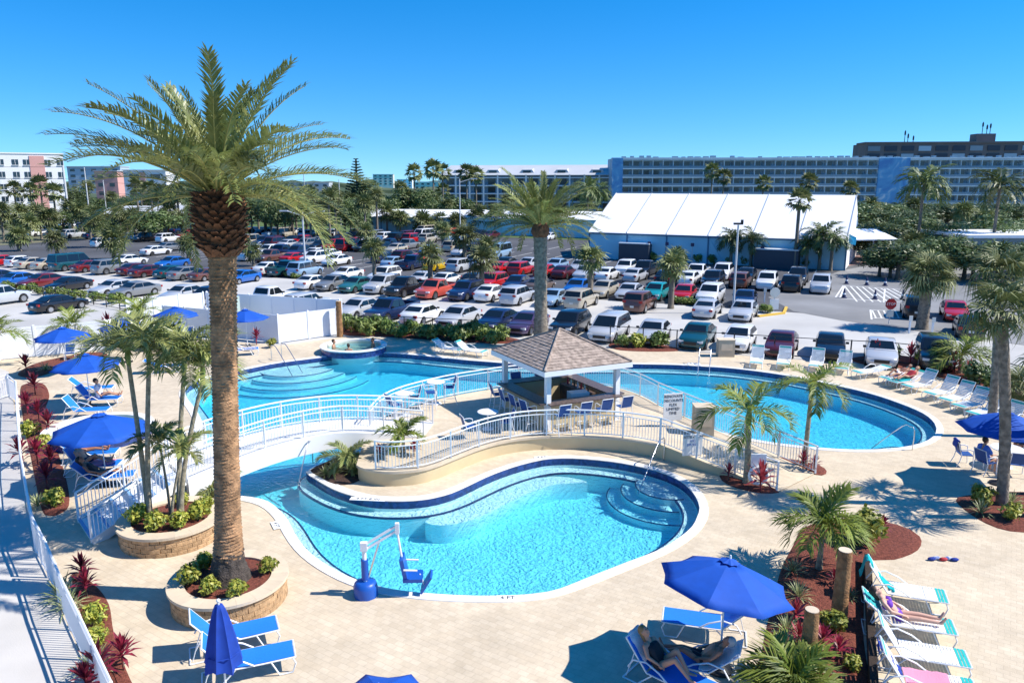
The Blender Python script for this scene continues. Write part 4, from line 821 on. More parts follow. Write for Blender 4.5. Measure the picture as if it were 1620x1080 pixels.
def car_meshes(k):
    L_, W, hood, (xw, xf, xr, xb), zb, zr, wf, wr, rw, pil = CT_[k]; hw = W / 2; m_ = {}
    def top(x):
        for (a, za), (b, zb_) in zip(hood, hood[1:]):
            if a >= x >= b: return za + (zb_ - za) * (a - x) / max(1e-6, a - b)
        return hood[-1][1]
    xs = {round(x, 3) for x, _ in hood}
    for wx in (wf, wr):
        for q in (-1.12, -1.0, -.8, -.45, 0, .45, .8, 1.0, 1.12): xs.add(round(wx + q * (rw + .06), 3))
    xs = sorted((x for x in xs if abs(x) <= L_ / 2), reverse=True); rings = []
    for x in xs:
        zbt = .24
        for wx in (wf, wr):
            d = abs(x - wx)
            if d <= rw + .061: zbt = max(zbt, rw + math.sqrt(max(0, (rw + .06) ** 2 - d * d)) * .98)
        e = (abs(x) / (L_ / 2)); w_ = hw * (1 - .30 * max(0, e - .82) / .18 * max(0, e - .82) / .18 - .04 * e); zt = top(x)
        if abs(x) > L_ / 2 - .02: zbt = .34
        zB = min(max(zbt + .03, .48), zt - .06); zC = max(zB + .02, zt - .17)
        half = [(w_ * .9, min(zbt, zB - .01)), (w_, zB), (w_, zC), (w_ * .955, zt - .05), (w_ * .82, zt)]
        rings.append([(x, -y, z) for y, z in half] + [(x, y, z) for y, z in reversed(half)])
    mb = MB().loft(rings)
    # cabin
    wb, k2 = hw * .93, .30 if k in ('sedan', 'hatch') else .2
    yy = lambda z: wb - (z - zb) * k2 * (1 if z > zb else 0)
    st_ = [(xw, zb + .0), (xw - .03, zb + .03), (xf, zr - .06), (xf - .2, zr - .01), ((xf + xr) / 2, zr), (xr + .2, zr - .015), (xr, zr - .07), (xb + .03, zb + .06), (xb, zb + .02)]; rr = []
    for x, z in st_:
        z = max(z, zb + .01); half = [(wb, zb - .12), (yy(z - .045), max(z - .045, zb - .1)), (yy(z) - .07, z)]
        rr.append([(x, -y, q) for y, q in half] + [(x, y, q) for y, q in reversed(half)])
    mb.loft(rr)
    if k == 'pickup':
        for s_ in (-1, 1): mb.box((-1.72, s_ * (hw - .09), .93), (1.98, .1, .38))
        mb.box((-2.69, 0, .93), (.07, W - .2, .38))
    m_['body'] = mb.mesh('body', 'car_paint', smooth=38)
    def pane(pts): return MB().slab(pts, .012)
    zt = zr - .10; f_ = lambda x0, z0, x1, z1, z: x0 + (x1 - x0) * (z - z0) / (z1 - z0)
    za, zc = zb + .07, zr - .085
    x0, x1 = f_(xw - .03, zb + .03, xf, zr - .06, za), f_(xw - .03, zb + .03, xf, zr - .06, zc); y0, y1 = yy(za) - .12, yy(zc) - .12
    m_['windshield'] = pane([(x0, -y0, za), (x0, y0, za), (x1, y1, zc), (x1, -y1, zc)]).mesh('windshield', 'car_glass')
    zc2 = zr - .12; x0, x1 = f_(xb + .03, zb + .06, xr, zr - .07, zb + .12), f_(xb + .03, zb + .06, xr, zr - .07, zc2); y0, y1 = yy(zb + .12) - .13, yy(zc2) - .13
    m_['rear_window'] = pane([(x0, y0, zb + .12), (x0, -y0, zb + .12), (x1, -y1, zc2), (x1, y1, zc2)]).mesh('rear_window', 'car_glass')
    z0, z1 = zb + .03, zr - .13; X = [f_(xw, zb, xf, zr, z0) - .14] + list(pil) + [f_(xb, zb, xr, zr, z0) + .12]; XT = [f_(xw, zb, xf, zr, z1) - .14] + list(pil) + [f_(xb, zb, xr, zr, z1) + .12]
    sw = []
    for i in range(len(X) - 1):
        a0, a1, b0, b1 = X[i] - (.04 if i else 0), X[i + 1] + (.04 if i + 2 < len(X) else 0), XT[i] - (.04 if i else 0), XT[i + 1] + (.04 if i + 2 < len(X) else 0)
        a1 = min(a1, a0 - .1); b1 = min(b1, b0 - .06)
        sw.append([pane([(a1, yy(z0) + .001, z0), (a0, yy(z0) + .001, z0), (b0, yy(z1) + .001, z1), (b1, yy(z1) + .001, z1)][::-1]).mesh('side_window', 'car_glass'), pane([(a0, -yy(z0) - .001, z0), (a1, -yy(z0) - .001, z0), (b1, -yy(z1) - .001, z1), (b0, -yy(z1) - .001, z1)][::-1]).mesh('side_window', 'car_glass')])
    m_['side'] = sw
    def cyl(r, y0, y1, mt, nm, n=14): return MB().loft([[(r * math.cos(2 * math.pi * j / n), y, r * math.sin(2 * math.pi * j / n)) for j in range(n)] for y in (y0, y1)]).mesh(nm, mt, smooth=40)
    m_['wheel'] = cyl(rw, -.1, .1, 'tyre', 'wheel'); m_['rim'] = cyl(rw * .66, -.108, .108, 'rim', 'rim', 10); m_['rw'] = rw; m_['wx'] = (wf, wr); m_['hw'] = hw
    lz = top(L_ / 2 - .18) - .09
    m_['headlight'] = MB().box((0, 0, 0), (.16, .34, .13)).mesh('headlight', 'lamp_clear'); m_['hl'] = (L_ / 2 - .11, hw * .68, lz - .03)
    m_['taillight'] = MB().box((0, 0, 0), (.14, .26, .18)).mesh('taillight', 'lamp_red'); m_['tl'] = (-L_ / 2 + .1, hw * .74, top(-L_ / 2 + .15) - .12)
    m_['grille'] = MB().box((L_ / 2 - .035, 0, .5), (.09, hw * .9, .2)).mesh('grille', 'black_plastic'); m_['plate'] = MB().box((-L_ / 2 - .0, 0, .62), (.03, .32, .16)).mesh('licence_plate', 'plate')
    m_['mirror'] = MB().box((0, 0, 0), (.12, .18, .13)).mesh('mirror', 'black_plastic'); m_['mi'] = (xw - .28, hw + .04, zb + .1)
    if k == 'pickup': m_['bed'] = MB().box((-1.72, 0, .79), (1.9, W - .36, .03)).mesh('truck_bed', 'black_plastic')
    return m_
CC = {'white': (.82, .82, .82), 'silver': (.50, .52, .55), 'grey': (.20, .21, .22), 'black': (.010, .010, .013), 'navy': (.012, .025, .085), 'blue': (.015, .12, .45), 'light blue': (.28, .42, .58), 'red': (.50, .012, .015), 'dark red': (.16, .012, .015), 'coral red': (.62, .10, .07), 'maroon': (.09, .012, .018), 'beige': (.48, .43, .34), 'teal': (.015, .30, .33), 'dark teal': (.008, .07, .085), 'green': (.03, .15, .15), 'brown': (.14, .06, .045), 'purple': (.07, .045, .11), 'yellow': (.75, .48, .01), 'bronze': (.17, .12, .09)}
KN = {'sedan': 'sedan', 'hatch': 'hatchback', 'suv': 'suv', 'minivan': 'minivan', 'van': 'van', 'pickup': 'pickup'}
def car(label, pos, rz, kind, col, full, group):
    if kind not in CARM: CARM[kind] = car_meshes(kind)
    m_ = CARM[kind]; S_ = random.Random(label); t_ = thing('pickup_truck' if kind == 'pickup' else 'parked_van' if kind in ('van', 'minivan') else 'parked_car', label, 'pickup truck' if kind == 'pickup' else 'van' if kind in ('van', 'minivan') else 'car', pos, rz, group)
    t_.scale = (.95 * S_.uniform(.95, 1.04), .95, .93 * S_.uniform(.95, 1.05))
    b = ob('body', m_['body'], t_); b.color = (*CC[col], 1)
    ob('windshield', m_['windshield'], t_); ob('rear_window', m_['rear_window'], t_)
    for a, c in m_['side']: ob('side_window', a, t_); ob('side_window', c, t_)
    for wx in m_['wx']:
        for s_ in (-1, 1):
            w_ = ob('wheel', m_['wheel'], t_, (wx, s_ * (m_['hw'] - .11), m_['rw']))
            if full: ob('rim', m_['rim'], w_)
    if kind == 'pickup': ob('truck_bed', m_['bed'], t_)
    for s_ in (-1, 1):
        ob('headlight', m_['headlight'], t_, (m_['hl'][0], s_ * m_['hl'][1], m_['hl'][2])); ob('taillight', m_['taillight'], t_, (m_['tl'][0], s_ * m_['tl'][1], m_['tl'][2]))
        if full: ob('mirror', m_['mirror'], t_, (m_['mi'][0], s_ * m_['mi'][1], m_['mi'][2]))
    if full: ob('grille', m_['grille'], t_); ob('licence_plate', m_['plate'], t_)
    return t_
def row_a(px, c):        # where the sight line of a column px meets the row at distance c
    u = (px - 810) / FPX   # X = u*(Y*CT + CAMH*ST)
    # X = a*RD.x + c*RN.x ; Y = a*RD.y + c*RN.y
    return (u * (c * RN.y * CT + CAMH * ST) - c * RN.x) / (RD.x - u * RD.y * CT)
TY = {'s': 'sedan', 'h': 'hatch', 'u': 'suv', 'm': 'minivan', 'v': 'van', 'p': 'pickup'}
def parse(sx):
    o_ = []
    for it in sx.split(','):
        px, ty, fc, col = it.strip().split(' ', 3); o_.append((float(px), TY[ty], fc, col))
    return o_
def fillrow(p0, p1, c, gap, seed):
    rnd = random.Random(seed); a = row_a(p0, c); o_ = []
    while a < row_a(p1, c):
        if rnd.random() < gap: o_.append((None, rnd.choice(['sedan', 'sedan', 'suv', 'suv', 'hatch', 'pickup', 'minivan', 'van']), rnd.choice('fr'), rnd.choice(['white', 'white', 'silver', 'white', 'silver', 'grey', 'black', 'navy', 'red', 'maroon', 'beige', 'light blue', 'black']), a))
        a += 2.75
    return o_
ROWS = [
 ('the short row by the left white fence', 40, True, parse('8 u r silver,100 s r black')),
 ('the front row along the pool fence', 47.7, True, parse('-40 s f navy,-8 s f navy,28 s f blue,66 s f dark red,112 s f black,180 s f silver,218 s f grey,292 s f silver,332 s f navy,418 p r white,486 u r silver,572 s f silver,622 p f navy,672 s r white,728 s f silver,790 s f navy,838 s f purple,902 u f black,965 m f silver,1033 s f silver,1103 s f dark teal,1168 h f white,1236 s f maroon,1312 s f black,1392 s f silver,1476 u f black')),
 ('the second row across the pale aisle', 58.7, True, parse('-20 s r white,8 s r red,32 h r white,58 s r beige,82 s r beige,110 v r dark teal,142 s r dark red,178 u r grey,212 s r maroon,240 s r maroon,272 s r dark teal,300 s r grey,328 s r brown,385 s f blue,499 s r white,530 s f grey,566 s f green,602 u f silver,646 p f black,692 p f coral red,738 u f navy,775 s r white,821 u r silver,874 s f light blue,919 u r beige,1011 u r brown,1118 s r silver,1176 s f silver,1530 s r black')),
 ('the third row on the dark asphalt', 65.4, True, parse('205 s r white,272 s f blue,425 s r white,452 p r dark teal,480 m r light blue,550 s f white,608 u f white,672 s r silver,705 s f white,745 s f black,781 u f red,818 s f navy,852 s r bronze,913 s f blue,956 s f beige,997 s f silver,1038 h f teal,1081 h f red,1124 u f white,1179 s f navy,1445 u r black,1508 s f red')),
 ('the fourth row on the dark asphalt', 76.3, False, parse('250 s r white,402 u r white,432 p f brown,466 s r red,497 u f white,536 s f white,622 s r light blue,652 p r navy,690 s r yellow,727 u r silver,793 s r red,820 u r red,862 s r red,893 s r maroon,926 s f silver,960 s r white,1004 s r silver,1055 s r black,1091 s r white,1128 u f black,1170 u r brown,1213 u f white,1252 u r black,1298 u f silver')),
 ('the fifth row on the dark asphalt', 81.7, False, parse('165 u r white,272 s r grey,405 u r silver,424 u f white,445 p r navy,470 u f navy,498 s f white,522 s f white,610 s r navy,640 u r maroon,665 s r red,760 u r white,800 s f black,835 s f silver,880 s f light blue,918 s f silver,988 u f white,1022 p f black,1104 p f white,1142 u f white,1180 s f black,1262 u f black')),
 ('the sixth row beyond the middle palms', 93, False, [x for x in fillrow(375, 800, 93, .92, 1)] + parse('60 s r white,90 s r grey,118 u r silver,150 s r navy,180 s r black,205 s f white,235 p f black,268 u r white,300 s r red,335 s f silver')),
 ('the seventh row beyond the middle palms', 98.4, False, [x for x in fillrow(380, 790, 98.4, .85, 2)] + parse('70 h r white,300 u f red')),
 ('the eighth row near the far palms', 109.6, False, [x for x in fillrow(395, 760, 109.6, .75, 3)] + parse('12 s r silver,50 s f white,80 u r black,110 v r white,140 u r navy,175 s f silver,215 s r white,250 u f grey,285 s r navy,310 p r red,345 s r white')),
 ('the ninth row near the far palms', 115, False, fillrow(400, 740, 115, .7, 4)),
 ('the last row along the blue sided tents', 124, False, [x for x in fillrow(560, 800, 124, .6, 5)] + parse('225 s r light blue,868 s f white,990 s f white')),
]
for rname, c, full, cars in ROWS:
    it = sorted(((q[4] if len(q) > 4 else row_a(q[0], c)), q) for q in cars) if True else None
    prev = -1e9; k = 0
    for a, q in it:
        a = max(a, prev + 2.3); prev = a; rnd = random.Random(int(a * 100)); p = lot(a, c + rnd.uniform(-.35, .35)); p.z = -.018
        front = ROWA - math.pi / 2; rz = (front if q[2] == 'f' else front + math.pi) + R(rnd.uniform(-2.5, 2.5))
        car('%s %s, %s from the left in %s' % (q[3], KN[q[1]], ORD[k], rname), p, rz, q[1], q[3], full, 'cars in ' + rname); k += 1
# ================================================================ FURNITURE
def tubes(mb, r, *paths):
    for p in paths: mb.tube(p, r, 6)
    return mb
LM = {}
def lounger_meshes(kind, ang=52):
    L_, w_, h = 1.32, .64, .36; a = R(ang); bl = .78; hx, hz = -bl * math.cos(a), h + bl * math.sin(a); m_ = []
    r = .018
    for s_ in (-1, 1):
        y = s_ * w_ / 2; m_.append(('side_rail', MB().tube([(0, y, h), (L_ * .5, y, h - .01), (L_, y, h + .0)], r, 6).mesh('side_rail', 'white_metal', smooth=60)))
        m_.append(('back_rail', MB().tube([(0, y, h), (hx, y, hz)], r, 6).mesh('back_rail', 'white_metal', smooth=60)))
        m_.append(('leg', MB().tube([(L_ - .06, y, h), (L_ - .0, y, h * .6), (L_ - .07, y, .02), (L_ - .34, y, .02), (L_ - .5, y, h)], r, 6).mesh('leg', 'white_metal', smooth=60)))
        m_.append(('leg', MB().tube([(-.55, y, .02), (-.2, y, .02), (.12, y, h - .02)], r, 6).mesh('leg', 'white_metal', smooth=60)))
        m_.append(('armrest', MB().tube([(-.42, y * 1.08, h - .02), (-.3, y * 1.08, h + .18), (.0, y * 1.08, h + .25), (.3, y * 1.08, h + .14), (.5, y * 1.08, h)], r, 6).mesh('armrest', 'white_metal', smooth=60)))
    m_.append(('cross_bar', MB().tube([(L_, -w_ / 2, h), (L_, w_ / 2, h)], r, 6).mesh('cross_bar', 'white_metal'))); m_.append(('cross_bar', MB().tube([(hx, -w_ / 2, hz), (hx, w_ / 2, hz)], r, 6).mesh('cross_bar', 'white_metal')))
    m_.append(('cross_bar', MB().tube([(-.55, -w_ / 2, .02), (-.55, w_ / 2, .02)], r, 6).mesh('cross_bar', 'white_metal'))); m_.append(('back_brace', MB().tube([(hx * .6, -w_ / 2 + .05, h + (hz - h) * .6), (-.5, -w_ / 2 + .05, .05)], .012, 5).mesh('back_brace', 'white_metal')))
    def sling(x0, z0, x1, z1, sag, mt, nm):
        mb = MB(); n = 6; k = 4; pts = []
        dx, dz = x1 - x0, z1 - z0; l = math.hypot(dx, dz); nx, nz = -dz / l, dx / l
        if nz < 0: nx, nz = -nx, -nz
        for i in range(n + 1):
            for j in range(k + 1):
                q, v = i / n, j / k; d = -sag * math.sin(math.pi * v) * (.6 + .4 * math.sin(math.pi * q)); pts.append((x0 + dx * q + nx * d, (v - .5) * (w_ - .02), z0 + dz * q + nz * d))
        N_ = len(pts); up = [(p[0] + nx * .012, p[1], p[2] + nz * .012) for p in pts]; f = []
        for i in range(n):
            for j in range(k): a_ = i * (k + 1) + j; f += [(a_, a_ + 1, a_ + k + 2, a_ + k + 1)[::-1], (N_ + a_, N_ + a_ + 1, N_ + a_ + k + 2, N_ + a_ + k + 1)]
        return mb.add(pts + up, f).mesh(nm, mt, smooth=60)
    if kind == 'blue':
        m_.append(('seat_sling', sling(.02, h + .005, L_ - .02, h + .005, .03, 'blue_sling', 'seat_sling'))); m_.append(('back_sling', sling(-.02, h + .03, hx + .01, hz - .01, .03, 'blue_sling', 'back_sling')))
    else:
        n = 19; cw = MB().box((0, 0, 0), (.052, w_ + .01, .012)).mesh('strap', 'strap_white'); ct = MB().box((0, 0, 0), (.052, w_ + .01, .012)).mesh('strap', 'strap_teal')
        for i in range(n): m_.append(('strap', ct if i >= n - 3 else cw, (.05 + (L_ - .1) * i / (n - 1), 0, h + .012), None))
        nb = 11
        for i in range(nb): q = (i + .7) / nb; m_.append(('strap', ct if i >= nb - 2 else cw, (hx * q, 0, h + (hz - h) * q + .012), (0, a, 0)))
    return m_
def lounger(label, hinge, foot, kind='blue', group=None, ang=52, zz=.36):
    key = (kind, ang)
    if key not in LM: LM[key] = lounger_meshes(kind, ang)
    a, b = P(hinge[0], hinge[1], zz), P(foot[0], foot[1], zz); rz = math.atan2(b.y - a.y, b.x - a.x)
    t_ = thing('sun_lounger', label, 'sun lounger', (a.x, a.y, 0), rz, group)
    for it in LM[key]: ob(it[0], it[1], t_, it[2] if len(it) > 2 else None, it[3] if len(it) > 2 else None)
    return t_
G1 = 'blue sling loungers'; G2 = 'white strap loungers'
LB = {}
for k, (lab, a, b, ang) in {
 'b1': ('empty blue sling lounger nearest the big palm planter', (341, 1006), (421, 988), 52), 'b2': ('empty blue sling lounger behind the closed umbrella at the bottom', (362, 1046), (449, 1028), 52),
 'b3': ('empty sunlit blue lounger just left of the open umbrella pole', (1142, 984), (1056, 972), 45), 'b4': ('blue lounger in umbrella shade with woman in black swimsuit', (1035, 1052), (1118, 1090), 50), 'b5': ('lounger with white towel under the open umbrella, man lying on it', (1124, 1050), (1038, 1030), 42),
 'l1': ('blue lounger above the left round umbrella, empty seat', (122, 648), (172, 646), 55), 'l2': ('blue lounger with person in white sitting on it', (142, 630), (196, 628), 55), 'l3': ('farther blue lounger behind the sitting person', (132, 614), (180, 611), 45), 'l4': ('blue lounger under the left umbrella with purple swimsuit sunbather', (125, 716), (192, 712), 40), 'l5': ('dark blue lounger in front of the left umbrella pole', (128, 734), (198, 731), 60), 'l6': ('blue lounger partly hidden by the stair railing', (146, 754), (212, 748), 45), 'l7': ('small far blue lounger behind the slim palms', (250, 579), (282, 577), 30), 'l8': ('far lounger with printed blue towel by the pool steps', (372, 553), (402, 551), 25), 'l9': ('far blue lounger by the white fence behind slim palms', (285, 552), (315, 553), 40), 'l10': ('pale lounger beside the hedge beyond the big pool', (702, 549), (735, 553), 35), 'l11': ('pale lounger nearest the bar roof beyond the big pool', (738, 552), (770, 556), 35)}.items():
    LB[k] = lounger(lab, a, b, 'strap' if 'pale' in lab else 'blue', G2 if 'pale' in lab else G1, ang)
for k, (lab, a, b, ang) in {
 't1': ('white strap lounger with teal towel draped over its back', (1402, 928), (1494, 943), 56), 't2': ('white strap lounger carrying the woman in purple bikini', (1408, 976), (1508, 992), 40), 't3': ('empty white strap lounger below the sunbathing woman', (1422, 1024), (1518, 1040), 56), 't4': ('white strap lounger at the bottom edge with pink towel', (1428, 1070), (1532, 1088), 56),
 'f1': ('white strap lounger by the far pool, leftmost of the four facing the pool', (1198, 566), (1195, 578), 62), 'f2': ('second from the left of four white loungers facing the far pool', (1241, 568), (1237, 580), 62), 'f3': ('third from the left of four white loungers facing the far pool', (1293, 571), (1287, 584), 62), 'f4': ('rightmost of the four white loungers facing the far pool', (1336, 575), (1328, 588), 62),
 'f5': ('white lounger with folded back right of the four facing loungers', (1385, 585), (1356, 588), 12), 'f6': ('white lounger with towel and sunbather at the pool bend', (1428, 594), (1398, 598), 25), 'f7': ('white lounger with teal towel beside the sunbather at the bend', (1440, 599), (1412, 603), 30), 'f8': ('white strap lounger before the red shrubs, first in the slanting row', (1464, 606), (1428, 611), 60), 'f9': ('white strap lounger second in the slanting row', (1498, 617), (1462, 623), 60), 'f10': ('white strap lounger third in the slanting row', (1522, 626), (1486, 633), 60), 'f11': ('white strap lounger fourth in the slanting row', (1545, 636), (1508, 643), 60), 'f12': ('white strap lounger fifth in the slanting row beside the thin palm', (1570, 648), (1530, 655), 60), 'f13': ('white strap lounger last in the slanting row behind the umbrella', (1600, 660), (1562, 667), 60)}.items():
    LB[k] = lounger(lab, a, b, 'strap', G2, ang)
# towels
def towel(label, lg, pts, mt, w_=.5, th=.02):       # strip of cloth following points in the lounger's own frame
    rnd = random.Random(len(label)); mw = Matrix.Translation(lg.location) @ Matrix.Rotation(lg.rotation_euler.z, 4, 'Z'); mb = MB(); rings = []
    pp = cr3([Vector(p) for p in pts], 4)
    for i, p in enumerate(pp):
        j1, j2, j3 = (rnd.uniform(-.02, .02) for _ in range(3)); ring = []
        for s_, dz in ((-1, 0), (-.5, .012), (0, -.004), (.5, .014), (1, 0)): ring.append(mw @ (p + Vector((j1, s_ * w_ / 2 + j2, dz + j3 * .4))))
        rings.append(ring + [q - Vector((0, 0, th)) for q in reversed(ring)])
    o = mb.loft(rings).build('towel', mt, smooth=70); return tag(o, label, 'towel')
towel('teal towel hanging over the back of a white lounger', LB['t1'], [(-.62, .0, .62), (-.55, .0, .98), (-.47, 0, 1.08), (-.36, 0, .92), (-.15, 0, .62), (-.0, 0, .45), (.16, -.1, .41)], 'towel_teal', .34)
towel('light blue towel under the head of the woman in purple', LB['t2'], [(-.62, 0, .86), (-.4, 0, .73), (-.2, 0, .57)], 'cloth_teal', .5)
towel('navy towel over the back of the empty white lounger', LB['t4'], [(-.5, 0, .9), (-.52, 0, 1.06), (-.4, 0, .92), (-.2, 0, .66), (-.05, 0, .5)], 'towel_navy', .3)
towel('pink and white towel lying on the bottom white lounger', LB['t4'], [(.0, 0, .42), (.2, .03, .41), (.5, .05, .41), (.85, .06, .41)], 'towel_pink', .5)
towel('white towel on the shaded lounger with the man', LB['b5'], [(-.62, 0, .92), (-.5, 0, .84), (-.25, 0, .62), (0, 0, .42), (.2, 0, .4)], 'towel_white', .6)
towel('pale towel behind the woman in black swimsuit', LB['b4'], [(-.52, 0, 1.0), (-.35, 0, .80), (-.12, 0, .52)], 'towel_white', .42)
towel('teal towel on the left lounger under the umbrella', LB['l4'], [(-.62, .1, .92), (-.4, .1, .72), (-.1, .1, .47), (.2, .1, .41)], 'towel_teal', .5)
towel('pink towel on the lounger before the left umbrella', LB['l5'], [(.3, 0, .41), (.6, 0, .41), (1.1, 0, .41)], 'towel_pink', .5)
towel('printed blue towel on the far lounger by the pool steps', LB['l8'], [(-.5, 0, .64), (0, 0, .42), (.6, 0, .41), (1.2, 0, .41)], 'towel_print', .6)
towel('printed towel on the white lounger at the pool bend', LB['f6'], [(-.5, 0, .64), (0, 0, .42), (.6, 0, .41)], 'towel_print', .6)
towel('teal towel on the white lounger at the pool bend', LB['f7'], [(.2, 0, .42), (.6, 0, .41), (1.0, 0, .41)], 'towel_teal', .6)
# things left on the paving
fl = thing('flip_flops', 'dark blue shoes and cloth lying on the paving at right', 'shoes', P(1488, 886))
mb = MB()
for i, (x, y, rz, mt) in enumerate(((-.25, 0, .2, 'towel_navy'), (-.1, .05, .5, 'towel_print'), (.06, -.02, -.2, 'cloth_red'), (.22, .03, .3, 'towel_print'), (.36, -.04, -.4, 'towel_navy'))):
    MB().ball((x, y, .05), .1, 8, 5, (1.2, .6, .5)).build('shoe', mt, fl, smooth=80)
# umbrellas
def umbrella(label, px, py, zc, rad, tilt=(0, 0), rz=0, name='patio_umbrella', base=True):
    c = P(px, py, zc); t_ = thing(name, label, 'umbrella', (c.x, c.y, 0), rz); n = 8; hgt = .52 * rad / 1.35; m_ = Matrix.Translation((0, 0, zc - hgt * .4)) @ Matrix.Rotation(tilt[0], 4, 'X') @ Matrix.Rotation(tilt[1], 4, 'Y'); mb = MB()
    K = 5; pts = []
    for i in range(K + 1):
        q = .07 + .93 * i / K
        for j in range(n * 4):
            a = 2 * math.pi * j / (n * 4); ph = (j % 4) / 4; sag = math.sin(math.pi * ph); rr = rad * q * (1 - .12 * sag * q ** 2) ; z = hgt * (1 - q ** 1.12) - .05 * sag * q * (1 - q * .3) ; pts.append(m_ @ Vector((rr * math.cos(a), rr * math.sin(a), z)))
    N_ = n * 4; f = [(i * N_ + j, i * N_ + (j + 1) % N_, (i + 1) * N_ + (j + 1) % N_, (i + 1) * N_ + j) for i in range(K) for j in range(N_)]
    mb.add(pts, f); me = mb.mesh('canopy', 'blue_canvas', smooth=14); cn = ob('canopy', me, t_)
    sd_ = cn.modifiers.new('cloth', 'SOLIDIFY'); sd_.thickness = .008
    cap = MB(); pc = [m_ @ Vector((rad * .16 * (1 if j % 2 else .8) * math.cos(2 * math.pi * j / 16), rad * .16 * (1 if j % 2 else .8) * math.sin(2 * math.pi * j / 16), hgt - .02)) for j in range(16)]; cap.add(pc + [m_ @ Vector((0, 0, hgt + .06))], [(j, (j + 1) % 16, 16) for j in range(16)]); cap.build('vent_cap', 'blue_canvas', t_)
    tp = m_ @ Vector((0, 0, hgt + .12)); MB().tube([m_ @ Vector((0, 0, hgt + .03)), tp], [.03, .018], 8).build('finial', 'white_paint', t_)
    MB().tube([(0, 0, .02), (0, 0, zc - .55), m_ @ Vector((0, 0, hgt))], .021, 8).build('pole', 'white_paint', t_)
    rb = [MB().tube([m_ @ Vector((0, 0, hgt - .05)), m_ @ Vector((rad * .98 * math.cos(2 * math.pi * j / n), rad * .98 * math.sin(2 * math.pi * j / n), -.02))], .008, 4).build('rib', 'white_paint', t_) for j in range(n)]
    if base: MB().lathe([(.27, 0), (.27, .05), (.1, .1), (.04, .14), (.04, .3)], 18).build('base', 'dark_metal', t_, smooth=40)
    return t_
umbrella('open royal blue umbrella at lower right shading two loungers', 1148, 910, 2.2, 1.40, (-.04, .16), .25)
umbrella('royal blue umbrella beside the round wading pool at left', 158, 672, 2.15, 1.62)
umbrella('blue umbrella before the white fence, leftmost of the far four', 99, 528, 2.2, 1.45, rz=.2)
umbrella('blue umbrella before the white fence, second of the far four', 196, 513, 2.2, 1.42, rz=.3)
umbrella('blue umbrella before the white fence, third of the far four', 277, 494, 2.2, 1.42, rz=.1)
umbrella('blue umbrella half hidden behind the big palm trunk', 388, 498, 2.2, 1.42, rz=.3)
umbrella('blue umbrella seen through the slim palm fronds', 135, 572, 2.15, 1.5)
umbrella('blue umbrella over the table with seated people at right edge', 1592, 668, 2.2, 1.5, rz=.2)
umbrella('tip of a blue umbrella at the bottom edge of the view', 600, 1112, 2.2, 1.0, rz=.4)
# closed umbrella
c = P(345, 948, 2.45); cu = thing('closed_umbrella', 'closed navy umbrella standing beside two blue loungers', 'umbrella', (c.x, c.y, 0))
rings = []; rnd = random.Random(4)
for i in range(12):
    q = i / 11; z = 2.35 - 1.28 * q; r = .06 + .27 * q ** .75; rings.append([(r * (1 + .16 * math.cos(j * math.pi + .3 * q)) * math.cos(2 * math.pi * j / 16), r * (1 + .16 * math.cos(j * math.pi + .3 * q)) * math.sin(2 * math.pi * j / 16), z + (.05 * math.cos(j * math.pi / 2) if i == 11 else 0)) for j in range(16)])
MB().loft(rings).build('folded_canopy', 'navy_canvas', cu, smooth=75); MB().tube([(0, 0, .02), (0, 0, 2.42)], .021, 8).build('pole', 'white_paint', cu); MB().ball((0, 0, 2.43), .04).build('finial', 'white_paint', cu, smooth=80); MB().lathe([(.27, 0), (.27, .05), (.1, .1), (.04, .14), (.04, .3)], 18).build('base', 'dark_metal', cu, smooth=40); MB().tube([(.31 * math.cos(k / 8 * 6.283), .31 * math.sin(k / 8 * 6.283), 1.35) for k in range(9)], .012, 5).build('tie_strap', 'navy_canvas', cu)
# chairs
CHM = {}
def chair_parts(sh):
    r = .016; w_ = .27; m_ = []; bh = sh + .48
    for s_ in (-1, 1):
        m_.append(('leg', MB().tube([(.27, s_ * w_, .0), (.24, s_ * w_, sh * .6), (.22, s_ * w_, sh + .2)], r, 6).mesh('leg', 'white_metal', smooth=60))); m_.append(('leg', MB().tube([(-.30, s_ * w_, .0), (-.2, s_ * w_, sh * .5), (-.16, s_ * w_, sh)], r, 6).mesh('leg', 'white_metal', smooth=60)))
        m_.append(('armrest', MB().tube([(.22, s_ * w_, sh + .2), (.1, s_ * w_, sh + .24), (-.2, s_ * w_, sh + .22)], .02, 6).mesh('armrest', 'white_metal', smooth=60))); m_.append(('back_rail', MB().tube([(-.15, s_ * w_ * .93, sh - .02), (-.3, s_ * w_ * .93, bh)], r, 6).mesh('back_rail', 'white_metal')))
    m_.append(('cross_bar', MB().tube([(-.3, -w_ * .93, bh), (-.3, w_ * .93, bh)], r, 6).mesh('cross_bar', 'white_metal')))
    if sh > .6: m_.append(('footrest', MB().tube([(-.24, -w_, .3), (.25, -w_, .3), (.25, w_, .3), (-.24, w_, .3)], .013, 5).mesh('footrest', 'white_metal')))
    m_.append(('seat', MB().box((.04, 0, sh), (.42, .5, .02)).mesh('seat', 'blue_dark_sling'))); m_.append(('backrest', MB().slab([(-.17, -.24, sh + .04), (-.17, .24, sh + .04), (-.30, .24, bh - .01), (-.30, -.24, bh - .01)], .012).mesh('backrest', 'blue_dark_sling'))); return m_
def chair(label, px, py, rz, sh=.44, z=0, group=None, name='patio_chair'):
    if sh not in CHM: CHM[sh] = chair_parts(sh)
    p = P(px, py, z); t_ = thing(name, label, 'chair' if sh < .6 else 'bar stool', p, R(rz), group)
    for nm, me in CHM[sh]: ob(nm, me, t_)
    return t_
GS = 'blue bar stools'; GC = 'blue patio chairs'
